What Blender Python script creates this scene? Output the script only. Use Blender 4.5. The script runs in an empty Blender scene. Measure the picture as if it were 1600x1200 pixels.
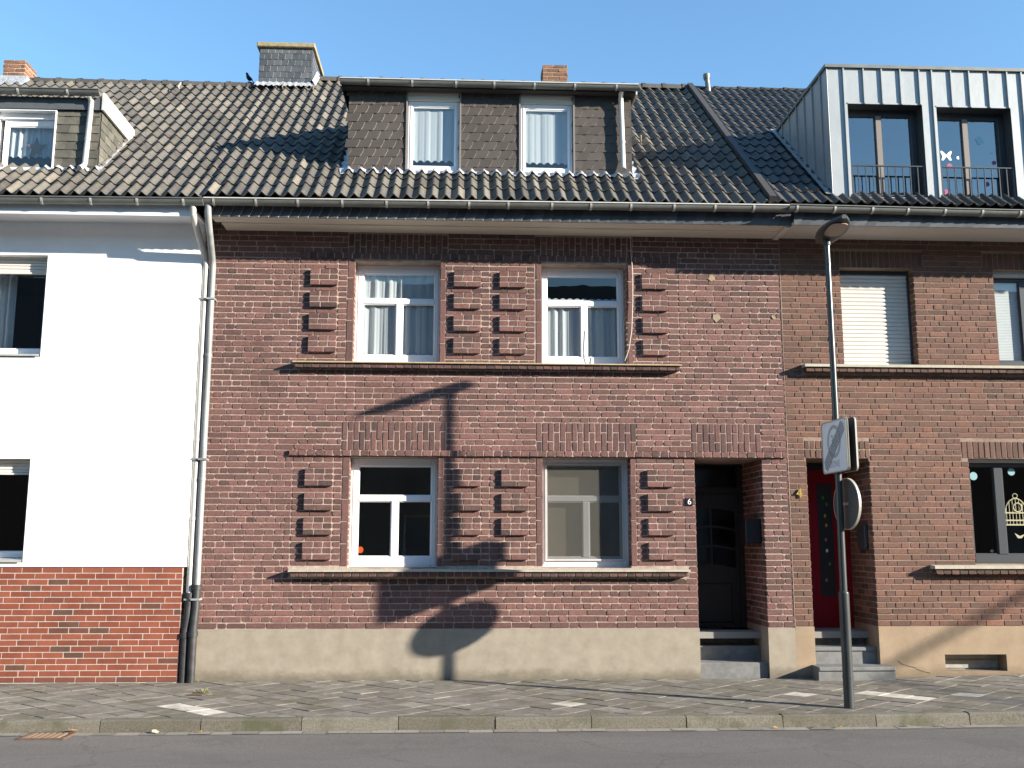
import bpy, math, random
from mathutils import Vector, Matrix
random.seed(7)
R = random.random
U = random.uniform
PI = math.pi
S = bpy.context.scene
COL = S.collection

# ------------------------------------------------------------------ camera
yaw, pitch, roll = (math.radians(a) for a in (2.70, 9.13, -0.063))
CAM_P = Vector((0, -13.0, 1.681))
fw = Vector((math.sin(yaw)*math.cos(pitch), math.cos(yaw)*math.cos(pitch), math.sin(pitch)))
rt = Vector((math.cos(yaw), -math.sin(yaw), 0)); dn = fw.cross(rt)
rt, dn = rt*math.cos(roll)+dn*math.sin(roll), dn*math.cos(roll)-rt*math.sin(roll)
cd = bpy.data.cameras.new('camera'); cam = bpy.data.objects.new('camera', cd); COL.objects.link(cam)
m = Matrix((rt, -dn, -fw)).transposed().to_4x4(); m.translation = CAM_P
cam.matrix_world = m
cd.sensor_fit = 'HORIZONTAL'; cd.sensor_width = 36.0; cd.lens = 1560/1600*36; cd.clip_start = .1; cd.clip_end = 3000
S.camera = cam

# ------------------------------------------------------------------ light
AZ, EL = math.radians(65.1), math.radians(17.4)      # azimuth measured from the facade's normal towards the right
sun_dir = Vector((math.sin(AZ)*math.cos(EL), -math.cos(AZ)*math.cos(EL), math.sin(EL)))
w = bpy.data.worlds.new('World'); S.world = w; w.use_nodes = True
nt = w.node_tree; bg = nt.nodes['Background']; sky = nt.nodes.new('ShaderNodeTexSky')
sky.sky_type = 'NISHITA'; sky.sun_disc = False; sky.sun_elevation = EL; sky.sun_rotation = PI-AZ
sky.altitude = 50; sky.air_density = 1.6; sky.dust_density = 0.0; sky.ozone_density = 6.0
nt.links.new(sky.outputs[0], bg.inputs[0]); bg.inputs[1].default_value = 0.106
sl = bpy.data.lights.new('sun', 'SUN'); so = bpy.data.objects.new('sun', sl); COL.objects.link(so)
sl.energy = 5.0; sl.angle = math.radians(0.65); sl.color = (1.0, .92, .80)
so.rotation_mode = 'QUATERNION'; so.rotation_quaternion = (-sun_dir).to_track_quat('-Z', 'Y'); so.location = sun_dir*60
S.view_settings.view_transform = 'Standard'; S.view_settings.look = 'None'
S.view_settings.gamma = 1; S.view_settings.use_curve_mapping = False
S.view_settings.exposure = 1.5

# ------------------------------------------------------------------ materials
def newmat(name):
    mt = bpy.data.materials.new(name); mt.use_nodes = True
    n = mt.node_tree.nodes; b = n['Principled BSDF']
    return mt, mt.node_tree, n, mt.node_tree.links, b
def noise(nt, scale, detail=4, rough=.6, vec=None, dims='3D'):
    t = nt.nodes.new('ShaderNodeTexNoise'); t.inputs['Scale'].default_value = scale
    t.inputs['Detail'].default_value = detail; t.inputs['Roughness'].default_value = rough
    if vec is not None: nt.links.new(vec, t.inputs['Vector'])
    return t.outputs['Fac']
def ramp(nt, fac, stops, interp='LINEAR'):
    r = nt.nodes.new('ShaderNodeValToRGB'); e = r.color_ramp.elements; r.color_ramp.interpolation = interp
    while len(e) < len(stops): e.new(.5)
    for el, (p, c) in zip(e, stops): el.position = p; el.color = (*c, 1)
    nt.links.new(fac, r.inputs[0]); return r.outputs[0]
def mixc(nt, fac, a, b, mode='MIX'):
    x = nt.nodes.new('ShaderNodeMix'); x.data_type = 'RGBA'; x.blend_type = mode
    for s, v in ((x.inputs[0], fac), (x.inputs[6], a), (x.inputs[7], b)):
        if isinstance(v, (int, float)): s.default_value = v
        elif isinstance(v, tuple): s.default_value = (*v, 1)
        else: nt.links.new(v, s)
    return x.outputs[2]
def texco(nt, which='Object', scale=None):
    t = nt.nodes.new('ShaderNodeTexCoord').outputs[which]
    if scale:
        mp = nt.nodes.new('ShaderNodeMapping'); mp.inputs['Scale'].default_value = scale
        nt.links.new(t, mp.inputs[0]); return mp.outputs[0]
    return t
def bump(nt, b, h, dist, strength=1.0):
    x = nt.nodes.new('ShaderNodeBump'); x.inputs['Distance'].default_value = dist; x.inputs['Strength'].default_value = strength
    nt.links.new(h, x.inputs['Height']); nt.links.new(x.outputs[0], b.inputs['Normal'])
def gray(a): return (a, a, a)
def rndmat(name, stops, rough=.85, nscale=25, namt=.35, bscale=60, bdist=.003, metal=0, stain=None, spec=.3, mid=None):
    """colour picked per piece by the face attribute rnd, mottled by noise"""
    mt, nt, n, l, b = newmat(name)
    at = n.new('ShaderNodeAttribute'); at.attribute_name = 'rnd'
    co = texco(nt)
    c = ramp(nt, at.outputs['Fac'], stops)
    f = ramp(nt, noise(nt, nscale, 6, .65, co), [(.25, gray(1-namt)), (.75, gray(1+namt*.5))])
    c = mixc(nt, 1.0, c, f, 'MULTIPLY')
    if mid:
        c = mixc(nt, ramp(nt, noise(nt, mid[1], 3, .6, co), [(.5, gray(0)), (.68, gray(mid[2]))]), c, mid[0])
    if stain:
        c = mixc(nt, ramp(nt, noise(nt, stain[1], 3, .6, co), [(.45, gray(0)), (.7, gray(stain[2]))]), c, stain[0])
    l.new(c, b.inputs['Base Color'])
    b.inputs['Roughness'].default_value = rough; b.inputs['Metallic'].default_value = metal
    b.inputs['Specular IOR Level'].default_value = spec
    if bdist: bump(nt, b, noise(nt, bscale, 5, .6, co), bdist)
    return mt
def plain(name, c1, c2=None, scale=8, rough=.6, bscale=80, bdist=0.0, metal=0, spec=.4, stretch=None):
    mt, nt, n, l, b = newmat(name); co = texco(nt, 'Object', stretch)
    if c2: l.new(ramp(nt, noise(nt, scale, 6, .65, co), [(.3, c1), (.72, c2)]), b.inputs['Base Color'])
    else: b.inputs['Base Color'].default_value = (*c1, 1)
    b.inputs['Roughness'].default_value = rough; b.inputs['Metallic'].default_value = metal
    b.inputs['Specular IOR Level'].default_value = spec
    if bdist: bump(nt, b, noise(nt, bscale, 4, .6, texco(nt)), bdist)
    return mt
M = {}
def mortar(name, c1, c2, dark, amt):
    mt, nt, n, l, b = newmat(name); co = texco(nt)
    c = ramp(nt, noise(nt, 16, 6, .7, co), [(.3, c1), (.72, c2)])
    c = mixc(nt, ramp(nt, noise(nt, 1.6, 5, .7, texco(nt, 'Object', (1, 1, .7))), [(.42, gray(0)), (.68, gray(amt))]), c, dark)
    l.new(c, b.inputs['Base Color']); b.inputs['Roughness'].default_value = .95; bump(nt, b, noise(nt, 120, 4, .6, co), .004); return mt
def grime(mt, z0, h, col, amt, streak=True):
    '''splashed dirt above the pavement line, broken up by noise'''
    nt = mt.node_tree; n = nt.nodes; l = nt.links; b = n['Principled BSDF']; src = b.inputs['Base Color'].links[0].from_socket
    g = n.new('ShaderNodeNewGeometry'); sx = n.new('ShaderNodeSeparateXYZ'); l.new(g.outputs['Position'], sx.inputs[0])
    mr = n.new('ShaderNodeMapRange'); mr.inputs[1].default_value = z0+h; mr.inputs[2].default_value = z0; mr.inputs[3].default_value = -.35; mr.inputs[4].default_value = .75; l.new(sx.outputs[2], mr.inputs[0])
    ad = n.new('ShaderNodeMath'); ad.operation = 'ADD'; l.new(mr.outputs[0], ad.inputs[0]); l.new(noise(nt, 3.2, 6, .7, texco(nt, 'Object', (1, 1, 1.6))), ad.inputs[1])
    f = ramp(nt, ad.outputs[0], [(.55, gray(0)), (1.0, gray(amt))]); l.new(mixc(nt, f, src, col), b.inputs['Base Color'])
M['brick6'] = rndmat('brick_weathered', [(0, (.068, .045, .041)), (.2, (.118, .066, .058)), (.5, (.163, .084, .072)), (.8, (.195, .097, .084)), (1, (.235, .110, .093))], nscale=38, namt=.5, bscale=90, bdist=.005, mid=((.07, .043, .036), 9, .4))
M['mortar6'] = mortar('mortar_pale', (.29, .215, .175), (.50, .405, .34), (.16, .115, .095), .75)
M['brick4'] = rndmat('brick_brown', [(0, (.080, .050, .039)), (.25, (.122, .069, .052)), (.6, (.152, .079, .058)), (.80, (.178, .089, .065)), (.90, (.212, .098, .065)), (1, (.27, .125, .077))], nscale=34, namt=.4, bscale=80, bdist=.003)
M['mortar4'] = mortar('mortar_sand', (.20, .145, .11), (.33, .25, .19), (.13, .09, .07), .7)
M['brick_chim'] = rndmat('chimney_brick', [(0, (.13, .075, .045)), (.6, (.24, .11, .06)), (1, (.34, .19, .11))], nscale=20, namt=.5, bscale=60, bdist=.004)
M['clinker'] = rndmat('clinker_slip', [(0, (.105, .058, .040)), (.08, (.13, .052, .035)), (.13, (.19, .055, .032)), (.6, (.225, .067, .039)), (1, (.262, .080, .046))], nscale=5, namt=.28, bscale=60, bdist=.001, rough=.7)
M['mortarK'] = plain('mortar_grey', (.36, .33, .29), (.50, .46, .42), 20, .95)
M['render'] = plain('white_render', (.80, .81, .82), (.86, .86, .86), 2.5, .9, 240, .002)
M['plinth6'] = plain('plinth_stucco', (.25, .215, .165), (.345, .30, .24), 5, .95, 160, .006)
M['plinth4'] = plain('plinth_ochre', (.26, .19, .125), (.345, .26, .175), 3.5, .95, 160, .004)
grime(M['plinth6'], -.05, .30, (.12, .105, .075), .75); grime(M['plinth4'], -.03, .28, (.15, .115, .075), .7); grime(M['clinker'], -.05, .22, (.10, .06, .045), .6)
M['tile'] = rndmat('roof_tile', [(0, (.068, .063, .056)), (.35, (.094, .087, .076)), (.8, (.120, .110, .095)), (.96, (.155, .14, .117)), (1, (.21, .185, .145))], nscale=18, namt=.35, bscale=70, bdist=.002, rough=.75, mid=((.15, .125, .085), 5, .45))
M['tile_dark'] = rndmat('roof_tile_anthracite', [(0, (.050, .047, .043)), (1, (.092, .083, .073))], nscale=18, namt=.25, bscale=60, bdist=.0015, rough=.5)
M['underlay'] = plain('roof_underlay', (.05, .045, .04), rough=.9)
M['shingle'] = rndmat('brown_shingle', [(0, (.066, .056, .049)), (1, (.086, .073, .064))], nscale=6, namt=.15, bscale=120, bdist=.0006, rough=.65)
M['slate'] = rndmat('grey_slate', [(0, (.060, .068, .076)), (1, (.115, .122, .132))], nscale=9, namt=.25, bscale=40, bdist=.002, rough=.55)
M['slate_old'] = rndmat('old_slate', [(0, (.075, .072, .060)), (1, (.155, .145, .115))], nscale=9, namt=.35, bscale=40, bdist=.003, rough=.75)
M['slate_lichen'] = rndmat('lichen_slate', [(0, (.19, .16, .105)), (1, (.30, .25, .17))], nscale=9, namt=.35, bscale=40, bdist=.003, rough=.85)
M['slate_edge_lit'] = plain('slate_edge_highlight', (.44, .43, .38), (.58, .55, .47), 20, .8)  # sunlight caught by the slate edges, painted on as a pale colour
M['zinc'] = plain('zinc_sheet', (.30, .315, .315), (.37, .385, .38), 2.2, .46, 3, .004, metal=.35, stretch=(1, 1, .35))
M['gutter'] = plain('zinc_gutter', (.135, .14, .128), (.20, .205, .19), 5, .5, metal=.45)
M['gutter_bright'] = plain('zinc_bead', (.55, .53, .48), (.72, .69, .62), 9, .45, metal=.3)
M['pipe'] = plain('zinc_pipe', (.42, .41, .37), (.60, .59, .55), 6, .5, metal=.3, stretch=(1, 1, .3))
M['pipe_grey'] = plain('grey_pipe', (.20, .21, .21), (.40, .41, .41), 5, .5, metal=.3, stretch=(1, 1, .3))
M['iron'] = plain('cast_iron_black', (.018, .018, .02), (.05, .05, .05), 9, .45)
M['lead'] = plain('silver_flashing', (.34, .35, .37), (.70, .71, .72), 16, .42, 40, .01, metal=.35)
M['pvc'] = plain('white_pvc', (.74, .75, .76), (.80, .80, .80), 3, .35)
M['pvc_grey'] = plain('aged_pvc', (.42, .42, .41), (.50, .50, .48), 4, .5)
M['anth'] = plain('anthracite_frame', (.045, .05, .056), rough=.4)
M['taupe'] = plain('grey_frame', (.20, .175, .155), rough=.4)
M['slat'] = plain('shutter_slat', (.60, .57, .51), (.66, .63, .57), 3, .55)
M['soffit'] = plain('soffit_board', (.62, .56, .47), (.78, .72, .63), 3, .7, stretch=(.3, 4, 4))
M['soffit4'] = plain('soffit_grey', (.54, .50, .46), (.62, .58, .54), 3, .7, stretch=(.3, 4, 4))
M['soffit_w'] = plain('soffit_white', (.68, .68, .70), (.76, .76, .77), 3, .7)
M['sillstone'] = plain('sill_stone', (.33, .25, .13), (.47, .38, .24), 7, .9, 90, .003)
M['sillgrey'] = plain('sill_grey', (.34, .31, .24), (.46, .42, .34), 7, .9, 90, .003)
M['concrete'] = plain('concrete', (.24, .23, .21), (.40, .39, .36), 9, .9, 60, .003)
M['bluestone'] = plain('blue_stone', (.12, .12, .118), (.20, .20, .195), 9, .7, 60, .002)
M['cap'] = plain('chimney_cap', (.20, .16, .09), (.34, .28, .17), 12, .95, 50, .006)
M['roomwall'] = plain('room_wall', (.22, .215, .20), rough=.9)
M['door_dark'] = plain('dark_door', (.012, .010, .009), (.018, .015, .013), 5, .5, stretch=(6, 6, .5))
M['door_red'] = plain('red_door', (.14, .004, .010), (.17, .005, .013), 2, .6, spec=.15)
M['black'] = plain('black_box', (.012, .012, .013), rough=.4)
M['brass'] = plain('brass_digit', (.62, .45, .10), rough=.35, metal=.6)
M['white'] = plain('white_paint', (.80, .80, .78), rough=.5)
M['blind'] = plain('beige_blind', (.30, .26, .18), (.34, .29, .20), 2, .9)
M['orange'] = plain('orange_sticker', (.75, .10, .01), rough=.6)
M['paleblue'] = plain('pale_blue_paper', (.42, .66, .70), rough=.8)
M['pink'] = plain('pink_paper', (.30, .10, .17), rough=.8)
M['cream'] = plain('cream_paper', (.70, .60, .40), rough=.8)
M['green'] = plain('green_glass', (.05, .20, .02), rough=.3)
M['yellow'] = plain('yellow_glass', (.35, .30, .03), rough=.3)
M['wicker'] = plain('brown_star', (.16, .11, .08), (.22, .16, .12), 30, .9)
M['pole'] = plain('galvanised_pole', (.06, .066, .068), (.095, .10, .10), 6, .32, metal=.55, stretch=(1, 1, .25))
M['lampbody'] = plain('lamp_housing', (.045, .048, .05), rough=.5)
M['lamplens'] = plain('lamp_lens', (.34, .28, .22), rough=.25)
M['signwhite'] = plain('sign_face', (.84, .90, .90), (.88, .92, .92), 3, .35)
M['signgrey'] = plain('sign_grey', (.42, .47, .49), rough=.5)
M['signdark'] = plain('sign_stripe', (.27, .31, .33), rough=.5)
M['signback'] = plain('sign_back', (.10, .10, .095), (.13, .13, .12), 6, .55, metal=.3)
M['signrim'] = plain('sign_rim', (.52, .50, .44), rough=.4, metal=.4)
M['rust'] = plain('rusty_iron', (.085, .05, .032), (.16, .09, .055), 25, .85, 60, .003)
M['rust_tan'] = plain('worn_iron', (.15, .105, .07), (.24, .17, .115), 25, .7, 60, .002)
M['leaf_y'] = plain('yellow_leaf', (.62, .38, .06), rough=.7)
M['leaf_o'] = plain('orange_leaf', (.55, .24, .07), rough=.7)
M['leaf_p'] = plain('pale_leaf', (.62, .48, .34), rough=.7)
M['grass'] = plain('weed_green', (.10, .14, .03), (.24, .24, .10), 30, .9)
M['feather'] = plain('dark_feather', (.012, .013, .02), rough=.6)
M['cord'] = plain('cord', (.50, .45, .38), rough=.7)
M['wood'] = plain('pole_wood', (.14, .10, .07), (.20, .15, .10), 8, .9)
M['lichen_patch'] = plain('pale_patch', (.24, .19, .13), (.33, .27, .18), 20, .95)
M['paver'] = rndmat('paving_slab', [(0, (.150, .134, .112)), (.5, (.185, .168, .142)), (.88, (.220, .20, .17)), (.94, (.25, .228, .19)), (.96, (.50, .46, .38)), (1, (.56, .52, .45))], nscale=14, namt=.4, bscale=110, bdist=.003, rough=.92, mid=((.095, .086, .055), 1.7, .7))
M['jointsand'] = plain('joint_sand', (.04, .042, .022), (.10, .092, .06), 12, .95, 100, .004)
M['kerb'] = rndmat('kerb_stone', [(0, (.135, .122, .095)), (1, (.20, .183, .148))], nscale=60, namt=.55, bscale=140, bdist=.006, rough=.95, mid=((.075, .078, .04), 2.6, .75))
M['channel'] = rndmat('channel_stone', [(0, (.20, .18, .145)), (1, (.30, .27, .225))], nscale=40, namt=.35, bscale=140, bdist=.003, rough=.95)
def asphalt():
    mt, nt, n, l, b = newmat('asphalt'); co = texco(nt)
    c = ramp(nt, noise(nt, 60, 8, .9, co), [(.33, (.05, .045, .042)), (.5, (.118, .106, .097)), (.76, (.27, .243, .222))])
    f = ramp(nt, noise(nt, .9, 5, .6, texco(nt, 'Object', (.35, 1.4, 1))), [(.3, gray(.82)), (.7, gray(1.12))])
    c = mixc(nt, 1.0, c, f, 'MULTIPLY')
    vo = n.new('ShaderNodeTexVoronoi'); vo.feature = 'DISTANCE_TO_EDGE'; vo.inputs['Scale'].default_value = .42
    wp = n.new('ShaderNodeVectorMath'); wp.operation = 'ADD'; nz = n.new('ShaderNodeTexNoise'); nz.inputs['Scale'].default_value = 2.5; nz.inputs['Detail'].default_value = 5
    l.new(co, nz.inputs['Vector']); sc = n.new('ShaderNodeVectorMath'); sc.operation = 'SCALE'; sc.inputs['Scale'].default_value = .5; l.new(nz.outputs['Color'], sc.inputs[0])
    l.new(co, wp.inputs[0]); l.new(sc.outputs[0], wp.inputs[1]); l.new(wp.outputs[0], vo.inputs['Vector'])
    c = mixc(nt, ramp(nt, vo.outputs['Distance'], [(.0, gray(.42)), (.006, gray(0))]), c, (.035, .032, .03))
    c = mixc(nt, ramp(nt, noise(nt, 1.1, 6, .7, co), [(.56, gray(0)), (.60, gray(.28))]), c, (.075, .068, .062))
    l.new(c, b.inputs['Base Color']); b.inputs['Roughness'].default_value = .9
    bump(nt, b, noise(nt, 260, 3, .7, co), .004); return mt
M['asphalt'] = asphalt()
M['soil'] = plain('open_ground', (.12, .11, .08), (.18, .17, .12), 1.5, .95)
def glass(name, tint=(1, 1, 1), f0=.07, rough=.0, wav=.0):
    mt, nt, n, l, b = newmat(name); n.remove(b); out = n['Material Output']
    t = n.new('ShaderNodeBsdfTransparent'); t.inputs[0].default_value = (*tint, 1)
    g = n.new('ShaderNodeBsdfGlossy'); g.inputs['Roughness'].default_value = rough
    lw = n.new('ShaderNodeLayerWeight'); pw = n.new('ShaderNodeMath'); pw.operation = 'POWER'; pw.inputs[1].default_value = 5
    l.new(lw.outputs['Facing'], pw.inputs[0]); ma = n.new('ShaderNodeMath'); ma.operation = 'MULTIPLY_ADD'; l.new(pw.outputs[0], ma.inputs[0]); ma.inputs[1].default_value = 1-f0; ma.inputs[2].default_value = f0
    mx = n.new('ShaderNodeMixShader'); l.new(ma.outputs[0], mx.inputs[0]); l.new(t.outputs[0], mx.inputs[1]); l.new(g.outputs[0], mx.inputs[2])
    if wav:
        bp = n.new('ShaderNodeBump'); bp.inputs['Distance'].default_value = wav
        l.new(noise(nt, 2.5, 2, .5, texco(nt)), bp.inputs['Height']); l.new(bp.outputs[0], g.inputs['Normal'])
    l.new(mx.outputs[0], out.inputs[0]); return mt
M['glass'] = glass('window_glass', (.86, .9, .9), .12, 0, .0006)
M['glass_up'] = glass('coated_glass', (.42, .42, .47), .28, 0, .002)
M['glass_dark'] = glass('door_glass', (.30, .33, .34), .03, .12, .004)
def cloth(name, c, tr=.45, alpha=.0):
    mt, nt, n, l, b = newmat(name); out = n['Material Output']; n.remove(b)
    d = n.new('ShaderNodeBsdfDiffuse'); d.inputs[0].default_value = (*c, 1)
    t = n.new('ShaderNodeBsdfTranslucent'); t.inputs[0].default_value = (*c, 1)
    mx = n.new('ShaderNodeMixShader'); mx.inputs[0].default_value = tr
    l.new(d.outputs[0], mx.inputs[1]); l.new(t.outputs[0], mx.inputs[2]); res = mx.outputs[0]
    if alpha:
        tp = n.new('ShaderNodeBsdfTransparent'); m2 = n.new('ShaderNodeMixShader'); m2.inputs[0].default_value = alpha
        l.new(res, m2.inputs[1]); l.new(tp.outputs[0], m2.inputs[2]); res = m2.outputs[0]
    l.new(res, out.inputs[0]); return mt
M['net'] = cloth('net_curtain', (.74, .77, .80), .3, .12)
M['net_blue'] = cloth('net_curtain_thin', (.62, .70, .80), .3, .22)
M['screen'] = cloth('fly_screen', (.12, .115, .10), .1, .62)

# ------------------------------------------------------------------ mesh builder
class MB:
    def __init__(s): s.v = []; s.f = []; s.r = []; s.m = []; s.sm = []
    def poly(s, pts, rnd=.5, mi=0, smooth=False):
        b = len(s.v); s.v += [tuple(p) for p in pts]; s.f.append(tuple(range(b, b+len(pts)))); s.r.append(rnd); s.m.append(mi); s.sm.append(smooth)
    def mesh(s, vs, fs, rnd=.5, mi=0, smooth=False):
        b = len(s.v); s.v += [tuple(p) for p in vs]
        for f in fs: s.f.append(tuple(b+i for i in f)); s.r.append(rnd); s.m.append(mi); s.sm.append(smooth)
    def box(s, x0, x1, y0, y1, z0, z1, rnd=.5, mi=0, bev=0.0):
        if bev:
            return s.bevbox(x0, x1, y0, y1, z0, z1, bev, rnd, mi)
        vs = [(x, y, z) for z in (z0, z1) for y in (y0, y1) for x in (x0, x1)]
        s.mesh(vs, [(0, 2, 3, 1), (4, 5, 7, 6), (0, 1, 5, 4), (2, 6, 7, 3), (0, 4, 6, 2), (1, 3, 7, 5)], rnd, mi)
    def bevbox(s, x0, x1, y0, y1, z0, z1, b, rnd=.5, mi=0):
        """box with bevelled front (-y) face edges"""
        o = [(x0, z0), (x1, z0), (x1, z1), (x0, z1)]; i = [(x0+b, z0+b), (x1-b, z0+b), (x1-b, z1-b), (x0+b, z1-b)]
        vs = [(p[0], y1, p[1]) for p in o]+[(p[0], y0+b, p[1]) for p in o]+[(p[0], y0, p[1]) for p in i]
        fs = [(3, 2, 1, 0), (8, 9, 10, 11)]
        for k in range(4):
            q = (k+1) % 4; fs += [(k, q, 4+q, 4+k), (4+k, 4+q, 8+q, 8+k)]
        s.mesh(vs, fs, rnd, mi)
    def prism(s, pts, d, rnd=.5, mi=0):
        """closed outline pts (3D) pushed by the vector d"""
        n = len(pts); a = [Vector(p) for p in pts]; c = [p+Vector(d) for p in a]
        s.mesh(a+c, [tuple(range(n))[::-1], tuple(range(n, 2*n))]+[(k, (k+1) % n, n+(k+1) % n, n+k) for k in range(n)], rnd, mi)
    def tube(s, path, rad, seg=12, rnd=.5, mi=0, caps=True):
        path = [Vector(p) for p in path]; rs = rad if isinstance(rad, (list, tuple)) else [rad]*len(path)
        vs = []; fs = []; ref = None
        for i, p in enumerate(path):
            a = path[max(0, i-1)]; c = path[min(len(path)-1, i+1)]; t = (c-a).normalized()
            if ref is None: ref = t.orthogonal().normalized()
            u = (ref-t*ref.dot(t)).normalized(); ref = u; v = t.cross(u)
            for k in range(seg):
                an = 2*PI*k/seg; vs.append(p+u*(math.cos(an)*rs[i])+v*(math.sin(an)*rs[i]))
        for i in range(len(path)-1):
            for k in range(seg):
                q = (k+1) % seg; fs.append((i*seg+k, i*seg+q, (i+1)*seg+q, (i+1)*seg+k))
        s.mesh(vs, fs, rnd, mi, True)
        if caps:
            s.poly(vs[:seg][::-1], rnd, mi); s.poly(vs[-seg:], rnd, mi)
    def grid(s, rows, rnd=.5, mi=0, smooth=True):
        n = len(rows[0]); vs = [p for r in rows for p in r]
        s.mesh(vs, [(i*n+k, i*n+k+1, (i+1)*n+k+1, (i+1)*n+k) for i in range(len(rows)-1) for k in range(n-1)], rnd, mi, smooth)
    def sweep(s, prof, x0, x1, rnd=.5, mi=0, smooth=True):
        s.grid([[(x0, y, z) for y, z in prof], [(x1, y, z) for y, z in prof]], rnd, mi, smooth)
    def build(s, name, mats, parent=None, label=None, loc=None):
        me = bpy.data.meshes.new(name); me.from_pydata(s.v, [], s.f)
        for q in (mats if isinstance(mats, (list, tuple)) else [mats]): me.materials.append(M[q])
        a = me.attributes.new('rnd', 'FLOAT', 'FACE'); a.data.foreach_set('value', s.r)
        me.polygons.foreach_set('material_index', s.m); me.polygons.foreach_set('use_smooth', s.sm); me.update()
        o = bpy.data.objects.new(name, me); COL.objects.link(o)
        if parent is not None:
            o.parent = parent
            org = origin(parent)
            if loc is None: me.transform(Matrix.Translation(-org))
        if loc is not None: o.location = loc
        if label: o['label'] = label
        return o
def origin(o):
    v = Vector((0, 0, 0))
    while o is not None: v += o.location; o = o.parent
    return v
def thing(name, label, cat, loc=(0, 0, 0), group=None, rz=0):
    o = bpy.data.objects.new(name, None); COL.objects.link(o); o.location = loc; o.rotation_euler = (0, 0, rz)
    o.empty_display_size = .2; tag(o, label, cat, group); return o
def tag(o, label, cat, group=None):
    o['label'] = label; o['category'] = cat
    if group: o['group'] = group
    return o
def structure(o): o['kind'] = 'structure'; return o
def text_mesh(body, size):
    c = bpy.data.curves.new('t', 'FONT'); c.body = body; c.size = size; c.align_x = 'CENTER'; c.align_y = 'CENTER'; c.extrude = .0015
    o = bpy.data.objects.new('t', c); COL.objects.link(o); dg = bpy.context.evaluated_depsgraph_get(); dg.update()
    me = bpy.data.meshes.new_from_object(o.evaluated_get(dg)); vs = [tuple(v.co) for v in me.vertices]; fs = [tuple(p.vertices) for p in me.polygons]
    bpy.data.objects.remove(o); bpy.data.meshes.remove(me); bpy.data.curves.remove(c); return vs, fs

# ------------------------------------------------------------------ brickwork
class Plane:
    def __init__(s, O, Uv, Vv, N): s.O, s.U, s.V, s.N = (Vector(q) for q in (O, Uv, Vv, N))
    def __call__(s, u, v, w=0): return s.O+s.U*u+s.V*v+s.N*w
FRONT = Plane((0, 0, 0), (1, 0, 0), (0, 0, 1), (0, -1, 0))
def brick(mb, P, u0, u1, v0, v1, jit=.0025, depth=.014, rough=.012, mi=0, rnd=None):
    du, dv = u1-u0, v1-v0
    if du < .018 or dv < .018: return
    rr = min(rough, .3*du, .3*dv)
    u0 += U(-.3, 1)*jit; u1 -= U(-.3, 1)*jit; v0 += U(-.3, 1)*jit*.6; v1 -= U(-.3, 1)*jit*.6
    c = [U(.002, 1)**1.6*rr for _ in range(4)]
    o = [(u0+c[0], v0), (u1-c[1], v0), (u1, v0+c[1]), (u1, v1-c[2]), (u1-c[2], v1), (u0+c[3], v1), (u0, v1-c[3]), (u0, v0+c[0])]
    cu, cv = (u0+u1)/2, (v0+v1)/2; b = .0035
    ins = []
    for (a, q) in o:
        ins.append((a+(b if a < cu else -b), q+(b if q < cv else -b)))
    t1, t2, t0 = U(-1, 1)*jit*.8, U(-1, 1)*jit*.6, U(-1, 1)*jit*.5
    f = [P(a, q, t0+t1*(a-cu)/du*2+t2*(q-cv)/dv*2) for a, q in ins]
    e = [P(a, q, t0-b*.9) for a, q in o]; bk = [P(a, q, -depth) for a, q in o]
    n = 8
    fs = [tuple(range(n))]
    for k in range(n):
        q = (k+1) % n; fs += [(n+k, n+q, q, k), (2*n+k, 2*n+q, n+q, n+k)]
    mb.mesh(f+e+bk, fs, R() if rnd is None else rnd, mi)
_vn = {}
def patch(u, v, k=0):
    def h(i, j):
        q = (i, j, k)
        if q not in _vn: _vn[q] = random.Random(i*7919+j*104729+k*31).random()
        return _vn[q]
    i, j = math.floor(u), math.floor(v); a, b = u-i, v-j; a = a*a*(3-2*a); b = b*b*(3-2*b)
    return (h(i, j)*(1-a)+h(i+1, j)*a)*(1-b)+(h(i, j+1)*(1-a)+h(i+1, j+1)*a)*b
def rows(mb, P, a, b, z0, c, i0, i1, holes=(), joint=.010, L=.25, H=.122, jit=.0040, rough=.020, style='mix', bias=None, vj=.32):
    for i in range(i0, i1):
        v0 = z0+i*c+joint*.56; v1 = z0+(i+1)*c-joint*.56; vm = (v0+v1)/2
        cuts = sorted((h[0], h[1]) for h in holes if h[2] < vm < h[3])
        iv = []; x = a
        for h0, h1 in cuts:
            if h0 > x: iv.append((x, min(h0, b)))
            x = max(x, h1)
        if x < b: iv.append((x, b))
        long = (i % 2 == 0)
        for (p, q) in iv:
            if style == 'head': wd = H
            elif style == 'stretch': wd = L
            else: wd = L if long else H
            ph = {'stretch': (.5*L if i % 2 else 0)}.get(style, (0.06 if long else 0.0))+U(-.02, .02)
            if style == 'third': wd = L; ph = (i % 3)*L/3+U(-.01, .01)
            x = p-ph if ph > .03 else p
            while x < q-.02:
                ww = wd
                if style == 'mix':
                    if long and R() < .12: ww = H
                    if not long and R() < .10: ww = L
                x1 = x+ww*(1+U(-.05, .05) if style == 'mix' else 1)
                if q-x1 < .06: x1 = q
                u0 = max(x, p)+joint*vj; u1 = min(x1, q)-joint*vj
                pu, pv_ = (u0+u1)/2, vm
                rv = .62*R()+.24*patch(pu*1.1, pv_*1.6)+.14*patch(pu*3.1+9, pv_*5, 3)
                if bias: rv = min(1, max(0, bias((u0+u1)/2, vm, rv)))
                brick(mb, P, u0, u1, v0, v1, jit, rough=rough, rnd=rv)
                x = x1
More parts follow.
